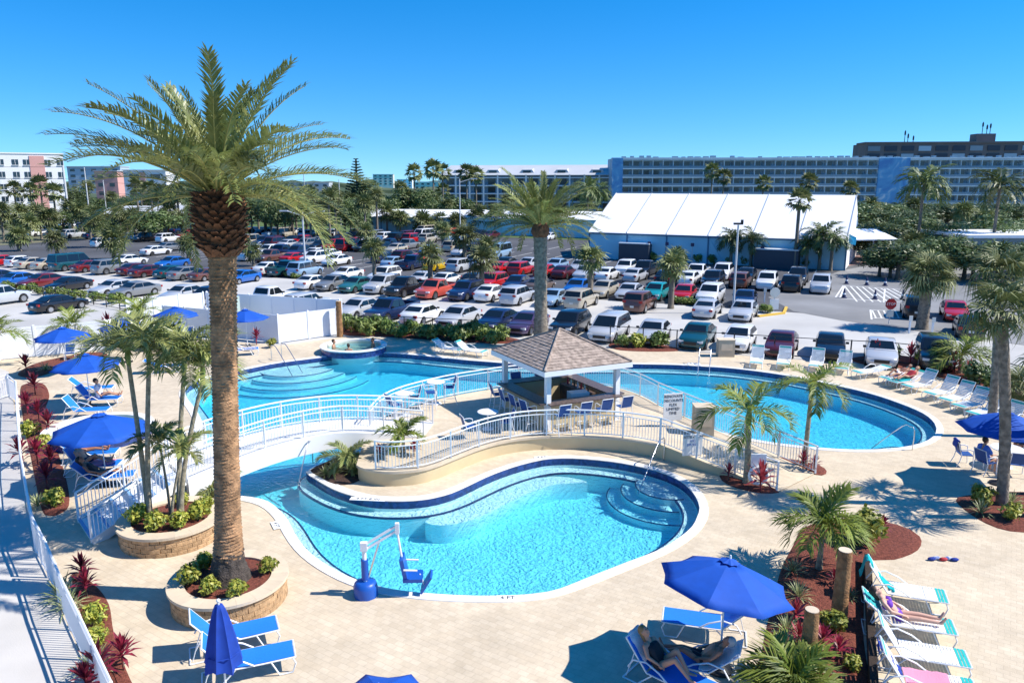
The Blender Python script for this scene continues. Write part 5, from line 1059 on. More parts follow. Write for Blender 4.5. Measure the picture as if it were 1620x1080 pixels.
ax = math.degrees(math.atan2(LC[2].y - LC[1].y, LC[2].x - LC[1].x)) + 90; ay = math.degrees(math.atan2(LC[1].y - LC[0].y, LC[1].x - LC[0].x)) + 90
for i in range(4):
    q = LC[1].lerp(LC[2], .16 + .24 * i) * 1.0; off = (LC[1] - LC[0]).normalized() * .22; p = BC + Vector((q.x, q.y, 0)) + off
    t_ = chair('blue bar stool, %s from the left on the front side of the bar' % ORD[i], 0, 541, ax, .76, 0, GS, 'bar_stool'); t_.location = (p.x, p.y, PLAT_Z)
for i in range(4):
    q = LC[0].lerp(LC[1], .2 + .2 * i); off = (LC[0] - LC[3]).normalized() * 0; nrm_ = Vector(((LC[1] - LC[2]).x, (LC[1] - LC[2]).y, 0)).normalized() * .22; p = BC + Vector((q.x, q.y, 0)) + nrm_
    t_ = chair('blue bar stool, %s from the far end on the left side of the bar' % ORD[i], 0, 541, ay + random.uniform(-12, 12), .76, 0, GS, 'bar_stool'); t_.location = (p.x, p.y, PLAT_Z)
for i in range(2):
    q = LC[3].lerp(LC[0], .35 + .3 * i); nrm_ = Vector(((LC[0] - LC[1]).x, (LC[0] - LC[1]).y, 0)).normalized() * .22; p = BC + Vector((q.x, q.y, 0)) + nrm_
    t_ = chair('blue bar stool, %s behind the bar seen under the roof' % ('left' if i else 'right'), 0, 541, ax + 180, .76, 0, GS, 'bar_stool'); t_.location = (p.x, p.y, PLAT_Z)
def table(label, px, py, z, r=.42, h=.72):
    t_ = thing('round_table', label, 'table', P(px, py, z)); MB().lathe([(r - .02, h - .03), (r, h - .015), (r - .01, h)], 24).build('tabletop', 'white_paint', t_, smooth=50); MB().lathe([(.24, 0), (.22, .03), (.04, .06), (.035, h - .03)], 14).build('pedestal', 'white_metal', t_, smooth=50); return t_
table('white round table left of the bar between blue chairs', 772, 678, PLAT_Z); table('white round table at the left end of the bar platform', 641, 656, PLAT_Z, .4, .95); table('white round high table on the bar platform beside the back railing', 690, 638, PLAT_Z, .4, 1.0)
for lab, px, py, rz, sh in (('blue chair left of the bar facing the white table', 742, 692, 20, .44), ('blue chair between the white table and the bar', 802, 683, 190, .44), ('blue chair at the left platform table, front left', 624, 668, 40, .76), ('blue chair at the left platform table, right', 656, 656, 190, .76), ('blue tall chair left of the high table', 680, 647, 10, .76), ('blue tall chair right of the high table', 712, 638, 190, .76)):
    chair(lab, px, py, rz, sh, PLAT_Z, GC)
for lab, px, py, rz in (('blue chair at the left of the right umbrella table, towel on back', 1522, 735, -10), ('blue chair carrying the person in blue shirt', 1556, 748, 15), ('blue chair right of the thin palm trunk under umbrella', 1606, 752, 70), ('blue chair half out of view behind the umbrella table', 1622, 725, 170), ('blue chair by the far left umbrella', 112, 570, -70), ('blue chair by the far fence behind slim palms', 268, 548, -60), ('blue chair beside the far third umbrella', 300, 540, -80), ('blue chair facing the far third umbrella', 312, 548, 120)):
    chair(lab, px, py, rz, .44, 0, GC)
table('white table under the umbrella at the right edge', 1590, 738, 0, .55)
tw = towel('navy towel draped over the left chair under the right umbrella', thing('towel_rail', 'x', 'x') if False else next(o for o in bpy.data.objects if o.get('label') == 'blue chair at the left of the right umbrella table, towel on back'), [(-.33, 0, .68), (-.31, 0, .95), (-.25, 0, .96), (-.2, 0, .75), (-.14, 0, .5)], 'towel_navy', .42)
# pool lift
pb = P(579, 941); lf = thing('pool_lift', 'white and blue pool lift chair at the near pool edge', 'pool lift', pb, R(3))
MB().lathe([(.3, 0), (.31, .25), (.27, .36), (.2, .4)], 10).build('base', 'lift_blue', lf, smooth=40)
MB().tube([(0, 0, .35), (0, 0, 1.3)], .055, 10).build('mast', 'white_paint', lf, smooth=50); MB().tube([(0, 0, .45), (0, 0, .98)], .09, 10).build('mast_cover', 'lift_blue', lf, smooth=50)
MB().box((0, 0, 1.33), (.17, .13, .22)).build('pivot_bracket', 'white_paint', lf)
for z in (0, -.13): MB().bar((0, 0, 1.36 + z), (.82, .05, 1.84 + z), .06, .05).build('lift_arm', 'white_paint', lf)
MB().box((.83, .05, 1.77), (.1, .1, .28)).build('arm_end', 'white_paint', lf); MB().tube([(.83, .05, 1.65), (.95, .05, .75)], .028, 8).build('hanger', 'white_paint', lf); MB().tube([(.06, 0, .42), (.4, .02, 1.5)], .025, 8).build('actuator', 'steel', lf)
MB().box((1.18, .05, .46), (.46, .5, .09)).box((1.36, .05, .45), (.14, .46, .1)).build('seat', 'lift_blue', lf); MB().box((.97, .05, .73), (.1, .46, .56), 0, -.18).build('backrest', 'lift_blue', lf)
for s_ in (-1, 1): MB().tube([(.98, .05 + s_ * .27, .78), (1.32, .05 + s_ * .27, .76)], .024, 7).build('armrest', 'white_paint', lf)
MB().box((1.52, .05, .3), (.05, .44, .5), 0, .55).build('footrest', 'lift_blue', lf); MB().tube([(1.36, .05, .52), (1.47, .05, .2)], .02, 6).build('footrest_tube', 'white_paint', lf)
# pool handrails
def handrail(label, pts, r=.022): t_ = thing('pool_handrail', label, 'handrail', (pts[0][0], pts[0][1], 0)); MB().tube(cr3([Vector(p) for p in pts], 3), r, 8).build('rail', 'steel', t_, smooth=60, world=True); return t_
def HR(px0, py0, px1, py1, zl=-.35): a, b = P(px0, py0), P(px1, py1); d = b - a; return [a + Vector((0, 0, 0)), a + Vector((0, 0, .82)), a + d * .12 + Vector((0, 0, .92)), a + d * .3 + Vector((0, 0, .86)), b + Vector((0, 0, zl))]
handrail('steel handrail at the front pool steps', HR(1050, 728, 1010, 766)); handrail('left steel handrail into the far left pool', HR(430, 570, 462, 585)); handrail('right steel handrail into the far left pool', HR(446, 567, 478, 580))
handrail('steel handrail at the right end of the big pool', HR(1443, 712, 1380, 696)); handrail('left ladder rail at the far edge of the right pool', HR(1106, 574, 1104, 584)); handrail('right ladder rail at the far edge of the right pool', HR(1124, 575, 1122, 585)); handrail('steel rail at the channel under the bridge', HR(495, 733, 470, 757))
# depth marks on the coping
def mark(txt, px, py, size, rz, z=.026, lab=None):
    p = P(px, py, z); t_ = thing('depth_marker', lab or 'painted depth marker reading %s on the coping' % txt, 'depth marker', p, R(rz)); MB().box((0, 0, -.0), (size * len(txt) * .62 + .06, size * 1.25, .004)).build('tile', 'white_paint', t_); ob('lettering', text_mesh(txt, size, 'ink', 'lettering', .002), t_, (0, 0, .004))
mark('4 FT', 803, 945, .2, 2, lab='depth marker reading 4 FT at the near pool edge'); mark('4 FT 8 IN', 582, 789, .2, -6, lab='depth marker reading 4 FT 8 IN on the inner bank'); mark('4 FT', 857, 723, .2, 12, lab='depth marker reading 4 FT behind the front pool'); mark('4 FT', 437, 830, .2, -62, lab='depth marker reading 4 FT on the left curve'); mark('5 FT 6 IN', 720, 566, .26, -12, lab='depth marker on the far pool edge left of the bar'); mark('4 FT', 512, 563, .26, 15, lab='depth marker left of the spa'); mark('5 FT', 1098, 575, .26, 0, lab='depth marker beside the far pool ladder')
# signs by the bar
def board(label, px, py, z0, w_, h_, rz, lines, size, mt='wall_white', ink='ink', tall=0, name='sign'):
    p = P(px, py, z0); t_ = thing(name, label, 'sign', p, R(rz)); MB().box((0, 0, tall + h_ / 2), (w_, .04, h_)).build('board', mt, t_)
    if tall: MB().box((0, .04, (tall + h_) / 2), (.06, .05, tall + h_)).build('post', 'white_paint', t_)
    for i, l in enumerate(lines): ob('lettering', text_mesh(l, size, ink if not (isinstance(ink, list)) else ink[i], 'lettering', .003, 'CENTER'), t_, (0, -.025, tall + h_ - size * .75 - i * size * 1.12), (R(90), 0, 0))
    return t_
board('white banner sign with black lettering on the back railing of the ramp', 1063, 676, .5, .8, 1.12, 12, ['RENOVATE', 'DISCOUNTS', 'FLEX', 'LIMITED', 'TIME'], .155, tall=.3)
board('small white pool sign with blue lettering by the ramp wall', 1094, 737, 0, .75, .8, 10, ['ATTENTION', 'NO', 'DIVING'], .13, ink=['ink', 'ink_blue', 'ink_blue'], tall=.42, name='pool_sign')
for lab, px, py, w_, d, h in (('tan equipment box on the ramp beside the banner sign', 1111, 690, .75, .6, 1.25), ('tan pedestal box at the black fence near the pool ladder', 1147, 563, .95, .6, 1.0)):
    t_ = thing('equipment_box', lab, 'box', P(px, py, .3 if py > 600 else 0)); MB().box((0, 0, h / 2), (w_, d, h)).build('housing', 'box_tan', t_); MB().box((0, 0, h + .02), (w_ + .06, d + .06, .04)).build('lid', 'capstone', t_); MB().box((0, -d / 2 - .01, h * .6), (w_ * .7, .02, h * .4)).build('panel', 'capstone', t_)
rr_ = P(1197, 772, .0); t_ = thing('life_ring_stand', 'white life ring hanging on a stand at the ramp foot', 'life ring', rr_); MB().box((0, 0, .85), (.5, .06, .75)).build('stand_panel', 'white_paint', t_); MB().tube([(.3 * math.cos(k / 16 * 6.2832), -.08, .5 + .3 * math.sin(k / 16 * 6.2832)) for k in range(17)], .06, 8).build('ring', 'strap_white', t_, smooth=60)
# ================================================================ BACKGROUND BUILDINGS
def frame(a, b):        # local frame along the front wall a -> b, y pointing away from the viewer
    d = Vector((b.x - a.x, b.y - a.y, 0)); return d.length, math.atan2(d.y, d.x)
# white event tent
TA, TB = P(932, 408), P(1336, 428); TL_, tz = frame(TA, TB)
tn = thing('event_tent', 'large white event tent with blue side walls behind the car park', 'tent', TA, tz)
nb = 6; eh, rh, dp = 3.5, 8.3, 20.0
for i in range(nb):
    x0, x1 = TL_ * i / nb + .03, TL_ * (i + 1) / nb - .03
    MB().slab([(x0, -.35, eh - .08), (x1, -.35, eh - .08), (x1, dp / 2, rh), (x0, dp / 2, rh)], .06).build('roof_panel', 'tent_white', tn); MB().slab([(x0, dp / 2, rh), (x1, dp / 2, rh), (x1, dp + .35, eh - .08), (x0, dp + .35, eh - .08)], .06).build('roof_panel', 'tent_white', tn)
    MB().box(((x0 + x1) / 2, 0, eh / 2 - .05), (x1 - x0, .08, eh - .12)).build('wall_panel', 'tent_blue', tn); MB().box(((x0 + x1) / 2, dp, eh / 2), (x1 - x0, .08, eh - .1)).build('wall_panel', 'tent_blue', tn)
for i in range(nb + 1):
    x = TL_ * i / nb; MB().box((x, -.06, eh / 2), (.16, .16, eh)).build('frame_post', 'tent_frame', tn)
    MB().bar((x, -.3, eh + .05), (x, dp / 2, rh + .1), .1, .08).build('roof_beam', 'roof_metal', tn)
    if i in (1, 3, 5): MB().bar((x + .2, -.09, 3.0), (x + 1.9, -.09, .3), .1, .1).build('wall_brace', 'tent_blue', tn)
MB().box((TL_ / 2, -.2, eh - .18), (TL_, .2, .16)).build('eave_rail', 'tent_frame', tn)
for x, nm in ((0, 1), (TL_, -1)): MB().slab([(x + .05 * nm, 0, 0), (x + .05 * nm, dp, 0), (x + .05 * nm, dp, eh), (x + .05 * nm, dp / 2, rh - .1), (x + .05 * nm, 0, eh)], .04).build('gable_wall', 'tent_white', tn)
# long low blue sided tents
a, b = P(575, 369), P(845, 373); l, rz = frame(a, b); bt = thing('pavilion_tent', 'long low white roofed tent with blue walls beyond the middle palms', 'tent', a, rz)
for i in range(9):
    w_ = l / 9; MB().box((w_ * (i + .5), 0, 1.6), (w_ - .06, .1, 3.2)).build('wall_panel', 'tent_blue', bt); MB().slab([(w_ * i, -.5, 3.2), (w_ * (i + 1) - .05, -.5, 3.2), (w_ * (i + 1) - .05, 6, 4.4), (w_ * i, 6, 4.4)], .08).build('roof_panel', 'tent_white', bt)
    if i < 8: MB().box((w_ * (i + 1), -.1, 1.6), (.12, .12, 3.2)).build('frame_post', 'tent_frame', bt)
a, b = P(862, 374), P(985, 379); l, rz = frame(a, b); bt = thing('pavilion_tent', 'shorter low tent with blue walls left of the big event tent', 'tent', a, rz)
for i in range(4):
    w_ = l / 4; MB().box((w_ * (i + .5), 0, 1.6), (w_ - .06, .1, 3.2)).build('wall_panel', 'tent_blue', bt); MB().slab([(w_ * i, -.5, 3.2), (w_ * (i + 1) - .05, -.5, 3.2), (w_ * (i + 1) - .05, 6, 4.4), (w_ * i, 6, 4.4)], .08).build('roof_panel', 'tent_white', bt)
def facade(name, label, x0, x1, Ya, Yb, ytop, floors, bayw, depth, kind):
    a, b = At(x0, 285, Ya), At(x1, 285, Yb); zt = At((x0 + x1) / 2, ytop, (Ya + Yb) / 2).z; a.z = b.z = 0; l, rz = frame(a, b); return thing(name, label, 'building', a, rz), l, zt
# blue balcony hotel
ht, l, zt = facade('hotel', 'long blue grey six storey hotel with balconies behind the event tent', 968, 1680, 240, 236, 250, 6, 3, 14, 0)
MB().box((l / 2, 8, zt / 2), (l, 14, zt - .1)).build('rear_block', 'hotel_wall', ht)
fh = (zt - 1.2) / 6; nbay = int(l / 3.05); bw = l / nbay; mural = (31, 35)
wm = MB().box((0, 0, 0), (bw * .52, .12, fh * .62)).mesh('window', 'window_glass'); cm = MB().box((0, -.05, 0), (bw * .17, .1, fh * .6)).mesh('curtain', 'curtain'); fm = MB().box((0, 0, 0), (.16, 1.5, fh - .02)).mesh('divider', 'hotel_slab'); rm = MB().box((0, 0, 0), (bw - .2, .05, .75)).mesh('balcony_rail', 'hotel_rail')
mi0 = next(i for i in range(nbay) if a is not None and (At(1400, 300, 237).x - ht.location.x) / math.cos(ht.rotation_euler.z) < (i + 1) * bw)
for f in range(7):
    z = .6 + fh * f; MB().box((l / 2, .05, z), (l + .3, 1.7, .28)).build('floor_slab', 'hotel_slab', ht)
for f in range(6):
    z = .6 + fh * (f + .5)
    for i in range(nbay):
        if i < 1 or mi0 <= i <= mi0 + 2: continue
        if f: ob('window', wm, ht, (bw * (i + .42), .95, z))
        if f > 0: ob('curtain', cm, ht, (bw * (i + .86), .95, z))
    if f:
        for i in range(2, nbay + 1, 1):
            if not mi0 < i < mi0 + 3: ob('divider', fm, ht, (bw * i, .1, z))
        MB().box((l / 2, -.75, z - fh * .5 + .5), (l - 2, .05, .7)).build('balcony_rail', 'hotel_rail', ht)
mm = bpy.data.materials.new('mural'); mm.use_nodes = True; t = mm.node_tree; tc = N(t, 'ShaderNodeTexCoord'); nz = N(t, 'ShaderNodeTexNoise'); nz.inputs['Scale'].default_value = .16; nz.inputs['Distortion'].default_value = 2.5; r_ = N(t, 'ShaderNodeValToRGB')
r_.color_ramp.elements[0].color = (.06, .22, .5, 1); r_.color_ramp.elements[0].position = .35; r_.color_ramp.elements[1].color = (.5, .62, .72, 1); r_.color_ramp.elements[1].position = .72; e = r_.color_ramp.elements.new(.56); e.color = (.10, .34, .6, 1)
t.links.new(tc.outputs['Object'], nz.inputs['Vector']); t.links.new(nz.outputs['Fac'], r_.inputs[0]); t.links.new(r_.outputs[0], t.nodes['Principled BSDF'].inputs['Base Color']); M['mural'] = mm
MB().box((bw * .5, -.2, zt / 2), (bw * 1.05, 1.6, zt)).build('mural_panel', 'mural', ht); MB().box((bw * (mi0 + 1.5), -.3, zt / 2), (bw * 3, 1.6, zt)).build('mural_panel', 'mural', ht)
MB().box((l / 2, .2, zt - .1), (l + .4, 2.2, .5)).build('parapet', 'hotel_slab', ht)
um = MB().box((0, 0, .5), (1.5, 1.4, 1.0)).mesh('roof_unit', 'hotel_rail'); rnd = random.Random(9); x = 4
while x < l - 3:
    ob('roof_unit', um, ht, (x, 5, zt), None, (rnd.uniform(.6, 1.2), 1, rnd.uniform(.5, .9))); x += rnd.choice((2.2, 2.6, 3, 6))
# brown tower
tw_, l, zt = facade('condo_tower', 'dark brown condo tower with roof antennas behind the hotel', 1366, 1720, 310, 300, 226, 3, 4, 16, 0)
MB().box((l / 2, 9, zt / 2), (l, 16, zt)).build('tower_block', 'tower_brown', tw_); MB().box((l / 2, 6, zt + .25), (l + 1, 11, .6)).build('roof_slab', 'tower_brown', tw_)
nt_ = int(l / 6)
for f in range(4):
    for i in range(nt_): MB().box((l * (i + .5) / nt_, .9, zt - 2 - f * 3), (4.6, .4, 1.9)).build('window', 'tower_dark' if (i + f) % 3 else 'curtain', tw_)
MB().box((l * .56, 8, zt + 1.9), (7, 6, 3.6)).build('penthouse', 'tower_brown', tw_)
for x, h in ((l * .2, 5.0), (l * .215, 3.8), (l * .24, 3.0), (l * .55, 8), (l * .57, 7), (l * .585, 7.5)): MB().tube([(x, 7, zt + .3), (x, 7, zt + .3 + h)], .14, 5).build('antenna', 'dark_metal', tw_); MB().box((x, 7, zt + h - .8), (.5, .4, 1.5)).build('antenna_panel', 'dark_metal', tw_)
# condo with metal roof
cd, l, zt = facade('condo_block', 'four storey condo with pale metal roof beyond the middle palms', 700, 972, 262, 250, 276, 4, 4, 14, 0)
MB().box((l / 2, 7, zt / 2), (l, 12, zt)).build('rear_block', 'hotel_rail', cd); MB().slab([(-1, -.8, zt - .4), (l + 1, -.8, zt - .4), (l - 1, 7, zt + 2.9), (1, 7, zt + 2.9)], .25).build('roof', 'roof_metal', cd)
for i in range(5): x = l * (i + .5) / 5; MB().add([(x - 2.6, .8, zt + .3), (x + 2.6, .8, zt + .3), (x + 1.7, .8, zt + 1.5), (x - 1.7, .8, zt + 1.5), (x - 2.6, 5, zt + 1.7), (x + 2.6, 5, zt + 1.7), (x + 1.7, 5, zt + 2.2), (x - 1.7, 5, zt + 2.2)], [(0, 1, 2, 3), (3, 2, 6, 7), (1, 5, 6, 2), (0, 3, 7, 4)]).build('dormer', 'roof_metal', cd); MB().box((x, .72, zt + .85), (2.6, .1, .8)).build('dormer_window', 'window_glass', cd)
for f in range(5): MB().box((l / 2, .2, zt * f / 4.6 + .5), (l, 1.8, .35)).build('balcony_slab', 'wall_white', cd)
for i in range(13): MB().box((l * i / 12, -.5, zt / 2), (.5, .5, zt)).build('column', 'wall_white', cd)
for f in range(4):
    for i in range(12): MB().box((l * (i + .5) / 12, .95, zt * (f + .5) / 4.6 + .6), (2.4, .2, 1.9)).build('window', 'window_glass', cd)
rb_ = thing('red_roof_building', 'building with reddish tiled roof behind the condo roof', 'building', (At(895, 285, 330).x, 330, 0)); MB().box((9, 5, 6.8), (19, 10, 13.6)).build('wall', 'wall_cream', rb_); MB().box((9, 5, 14.1), (20, 11, 1.0)).box((17, 5, 15.2), (3, 5, 1.4)).build('roof', 'roof_red', rb_)
# left white and pink building
wp, l, zt = facade('apartment_block', 'white apartment block with pink vertical band at the left edge', -60, 104, 172, 183, 243, 5, 4, 12, 0)
MB().box((l / 2, 6, zt / 2), (l, 12, zt)).build('wall', 'wall_white', wp); px_ = lambda p, l=l: l * (p + 60) / 164
MB().box(((px_(48) + px_(72)) / 2, -.05, zt / 2 - .2), (px_(72) - px_(48), .2, zt - .5)).build('pink_band', 'wall_pink', wp)
for f in range(6):
    for p in (-38, -15, 2, 25, 43, 77, 98):
        z = zt - 1.9 - f * 2.75
        if z > 1: w0 = MB().box((px_(p), -.02, z), (1.25, .12, 1.2)).build('window', 'window_glass', wp); MB().box((px_(p), -.1, z - .68), (1.4, .16, .1)).build('sill', 'wall_white', w0); MB().box((px_(p), -.1, z), (.07, .1, 1.2)).build('mullion', 'wall_white', w0)
MB().box((l / 2, 6, zt + .1), (l + .3, 12.3, .3)).build('parapet', 'wall_white', wp)
for x0, x1, Y, yt, lab, mt, band in ((150, 186, 280, 271, 'pale building with pink end wall seen through the palm fronds', 'wall_pink', 0), (196, 263, 250, 270, 'white building with pink patch behind the low house', 'wall_white', 1), (108, 192, 420, 264, 'dark hazy building on the left horizon', 'hotel_wall', 0), (590, 622, 900, 276, 'beige tower far away on the horizon', 'wall_cream', 0), (628, 652, 950, 284, 'small pale building far away on the horizon', 'wall_white', 0), (655, 700, 700, 288, 'low pale building on the horizon left of the condo', 'wall_cream', 0), (455, 520, 500, 289, 'low grey roofed building behind the palm belt', 'roof_metal', 0)):
    q, l, zt = facade('background_building', lab, x0, x1, Y, Y, yt, 3, 4, 10, 0); MB().box((l / 2, 5, zt / 2), (l, 10, zt)).build('wall', mt, q); MB().box((l / 2, 5, zt + .15), (l + .6, 10.6, .3)).build('roof', 'roof_metal' if not band else 'wall_white', q)
    if band: MB().box((l * .45, -.1, zt / 2), (l * .12, .3, zt - 1)).build('pink_patch', 'wall_pink', q)
    nw = max(2, int(l / 5)); s_ = l / nw
    for f in range(min(4, int(zt / 3))):
        for i in range(nw): MB().box((s_ * (i + .5), -.03, zt - 1.8 - 3 * f), (s_ * .45, .12, 1.3)).build('window', 'window_glass', q)
for px, Y, w_, lab, mt in ((205, 168, 14, 'low red brick house with grey roof beyond the lawn', 'brick_red'), (300, 172, 12, 'low white house with grey roof behind the big palm', 'wall_white')):
    q = thing('house', lab, 'house', (At(px, 300, Y).x, Y, 0)); MB().box((0, 4, 1.5), (w_, 8, 3.0)).build('wall', mt, q); MB().add([(-w_ / 2 - .6, -.6, 3), (w_ / 2 + .6, -.6, 3), (w_ / 2 + .6, 8.6, 3), (-w_ / 2 - .6, 8.6, 3), (-w_ / 2 + 1, 4, 4.6), (w_ / 2 - 1, 4, 4.6)], [(0, 1, 5, 4), (2, 3, 4, 5), (1, 2, 5), (3, 0, 4), (3, 2, 1, 0)]).build('roof', 'roof_metal', q)
    for i in range(3): MB().box((-w_ / 3 + i * w_ / 3, -.05, 1.6), (1.6, .15, 1.3)).build('window', 'curtain' if i % 2 else 'window_glass', q)
# covered walk, right roof
q = thing('covered_walk', 'white roofed covered walkway right of the event tent', 'canopy', P(1338, 420)); MB().slab([(0, 0, 3.0), (6.5, 1, 3.0), (6.5, 7, 3.9), (0, 6, 3.9)], .15).build('roof', 'tent_white', q)
for x, y in ((.2, .2), (6.2, 1.2), (.2, 5.6), (6.2, 6.6)): MB().box((x, y, 1.5), (.15, .15, 3.1)).build('post', 'white_paint', q)
q = thing('low_building', 'low building with flat white roof at the right edge behind trees', 'building', (At(1528, 400, 92).x, 92, 0)); MB().box((12, 5, 1.7), (24, 9, 3.4)).build('wall', 'hotel_rail', q); MB().box((12, 4.5, 3.6), (25, 11, .35)).build('roof', 'tent_white', q)
for i in range(5): MB().box((2.5 + 4.5 * i, .45, 1.8), (1.8, .12, 1.4)).build('window', 'window_glass', q)
for lab, px, py, w_ in (('dark storage container with pale rim before the tent, left', 1006, 412, 4), ('dark storage container with pale rim before the tent, right', 1228, 424, 5)):
    q = thing('storage_container', lab, 'container', P(px, py), tz); MB().box((0, 0, 1.1), (w_, 2.2, 2.2)).build('container_body', 'tower_dark', q); MB().box((0, 0, 2.26), (w_ + .1, 2.3, .12)).build('lid_rim', 'white_paint', q)
# horizon: tree mass and a strip of water
mb = MB(); rnd = random.Random(12); n = 220
def ridge(Y, x0, x1, h0, h1, seed):
    rnd = random.Random(seed); mb = MB(); n = 160; r0 = []
    for i in range(n + 1):
        x = x0 + (x1 - x0) * i / n; h = h0 + (h1 - h0) * (.5 + .5 * mnoise.noise(Vector((x * .02, seed, 0)))) + rnd.uniform(0, (h1 - h0) * .5); r0.append([(x, Y, -1), (x, Y + 2, h * .7), (x + rnd.uniform(-2, 2), Y + 9, h), (x, Y + 30, h * .8), (x, Y + 45, -1)])
    return mb.loft(r0, close=False, caps=False).mesh('treeline', 'far_trees', smooth=50)
for Y, x0, x1, h0, h1, lab in ((330, -330, 40, 3, 5, 'mass of trees on the left horizon'), (520, -500, 500, 2, 6, 'far tree line along the horizon'), (1000, -900, 900, 4, 10, 'farthest hazy tree line on the horizon')): stuff(tag(ob('treeline', ridge(Y, x0, x1, h0, h1, int(Y))), lab, 'trees'))
struct(fill([[Vector((-260, 560, 0)), Vector((-40, 560, 0)), Vector((-20, 960, 0)), Vector((-500, 960, 0))]], -.02, 'bay_water', 'sea'))
# ================================================================ BACKGROUND TREES
random.seed(21)
def crown_at(px, py, Y): c = At(px, py, Y); return (c.x, c.y, -.02), c.z
for i, (px, py, Y, s_, r) in enumerate(((28, 374, 112, 1.5, .3), (88, 380, 100, 1.3, .25), (178, 380, 100, 1.6, .3), (150, 352, 118, 1.5, .28), (297, 386, 98, 1.2, .3), (400, 398, 92, 1.0, .2), (578, 366, 112, 1.2, .2), (591, 395, 73, 1.02, .2), (680, 405, 71, 1.12, .25), (762, 412, 70, 1.2, .25), (735, 375, 96, 1.5, .25), (770, 392, 88, 1.2, .2), (700, 366, 112, 1.2, .2), (935, 410, 66, 1.1, .25), (945, 382, 104, 1.0, .2), (1064, 422, 61, 1.1, .24), (1070, 405, 80, .9, .2))):
    b, h = crown_at(px, py, Y); far_palm(ORD[i] + ' round headed sabal palm from the left among the parked cars', b, h, 's', s_, 'sabal palms in the car park', r)
k = 0
for px, py, Y, s_ in ((-15, 300, 165, 1.9), (22, 300, 168, 1.6), (48, 303, 160, 1.6), (63, 292, 165, 1.7), (84, 305, 158, 1.7), (215, 295, 165, 1.6), (238, 300, 160, 1.6), (258, 308, 150, 1.7), (280, 306, 150, 1.7), (655, 274, 190, 1.9), (685, 268, 185, 2.0), (700, 273, 195, 1.9), (738, 274, 180, 1.8), (753, 278, 182, 1.8), (1127, 272, 190, 1.8), (1145, 281, 185, 1.7), (1208, 290, 175, 1.6), (1280, 288, 185, 1.9), (1345, 300, 180, 1.8), (1265, 318, 88, 1.25)):
    b, h = crown_at(px, py, Y); far_palm('%s tall fan palm from the left on the skyline' % ORD[k], b, h, 'w', s_, 'tall fan palms on the skyline', .2); k += 1
k = 0
for px, py, Y, s_, lab in ((1462, 290, 100, 1.35, 'big coconut palm right of the hotel mural'), (1582, 296, 96, 1.35, 'big dark coconut palm near the right edge'), (1158, 378, 92, .75, 'small palm against the tent wall, left of the light pole'), (1190, 380, 91, .75, 'small palm against the tent wall, right of the light pole'), (1300, 372, 88, .9, 'bushy palm at the right end of the tent wall'), (1318, 378, 87, .75, 'second bushy palm at the right end of the tent wall'), (1278, 388, 88, .7, 'low palm at the foot of the tall fan palm'), (930, 300, 150, 1.3, 'palm between the condo and the event tent'), (945, 305, 155, 1.2, 'palm touching the left end of the hotel')):
    b, h = crown_at(px, py, Y); far_palm(lab, b, h, 'f', s_, None, .2)
def belt(x0, x1, n, Y0, Y1, y0, y1, what, seed, grp, ws=(6, 10)):
    rnd = random.Random(seed)
    for i in range(n):
        px = x0 + (x1 - x0) * (i + rnd.uniform(.2, .8)) / n; Y = rnd.uniform(Y0, Y1); py = rnd.uniform(y0, y1); b, h = crown_at(px, py, Y)
        kd = what[i % len(what)]; lab = '%s tree from the left in %s' % (ORD[i], grp)
        if kd == 't': tree(lab, b, max(h, 3), rnd.uniform(*ws), grp)
        else: far_palm(lab.replace('tree', 'palm'), b, max(2.5, h - 1), kd, rnd.uniform(1.3, 1.9), grp, .2)
belt(-20, 340, 24, 128, 150, 322, 345, 'sstss', 31, 'the belt behind the left car park')
belt(110, 340, 12, 185, 230, 288, 312, 'ts', 32, 'the taller belt behind the low houses')
belt(390, 600, 20, 128, 150, 300, 325, 'sststs', 33, 'the belt behind the middle car park')
belt(400, 720, 24, 165, 215, 290, 312, 'tswt', 34, 'the far belt before the condo', (7, 12))
belt(600, 960, 26, 160, 190, 312, 338, 'tss', 35, 'the belt behind the low blue tents')
belt(560, 930, 12, 140, 149, 330, 348, 's', 36, 'the palms along the low blue tents')
belt(1330, 1640, 18, 98, 128, 336, 366, 'tttst', 37, 'the grove right of the event tent', (7, 11))
belt(1385, 1640, 15, 74, 92, 372, 405, 'ttts', 38, 'the near grove at the right', (5, 8))
belt(1330, 1650, 20, 135, 200, 318, 338, 'ttstt', 41, 'the trees in front of the hotel at right', (9, 14))
belt(960, 1420, 16, 140, 190, 318, 334, 'tts', 39, 'the trees between tent roof and hotel', (8, 12))
for i in range(14): px = 985 + i * 24; shrub('%s low clipped shrub from the left along the tent wall' % ORD[i], P(px, 411 + i * 1.1), 'hedge', 1.7, 'shrubs along the tent wall', 'hedge_shrub')
for i in range(9): px = 90 + i * 22; shrub('%s hedge shrub from the left at the far lawn' % ORD[i], (At(px, 350, 152).x, 152, 0), 'hedge', 3.4, 'hedge at the far lawn', 'hedge_shrub', 2.2)
for i, (px, py) in enumerate(((440, 437), (456, 438), (468, 440), (1068, 480), (1080, 481), (1094, 482), (1106, 484), (1206, 493), (1214, 494))): shrub('%s grey green shrub from the left in the parking islands' % ORD[i], P(px, py), 'hedge', 1.3, 'shrubs in parking islands', 'island_shrub', .9)
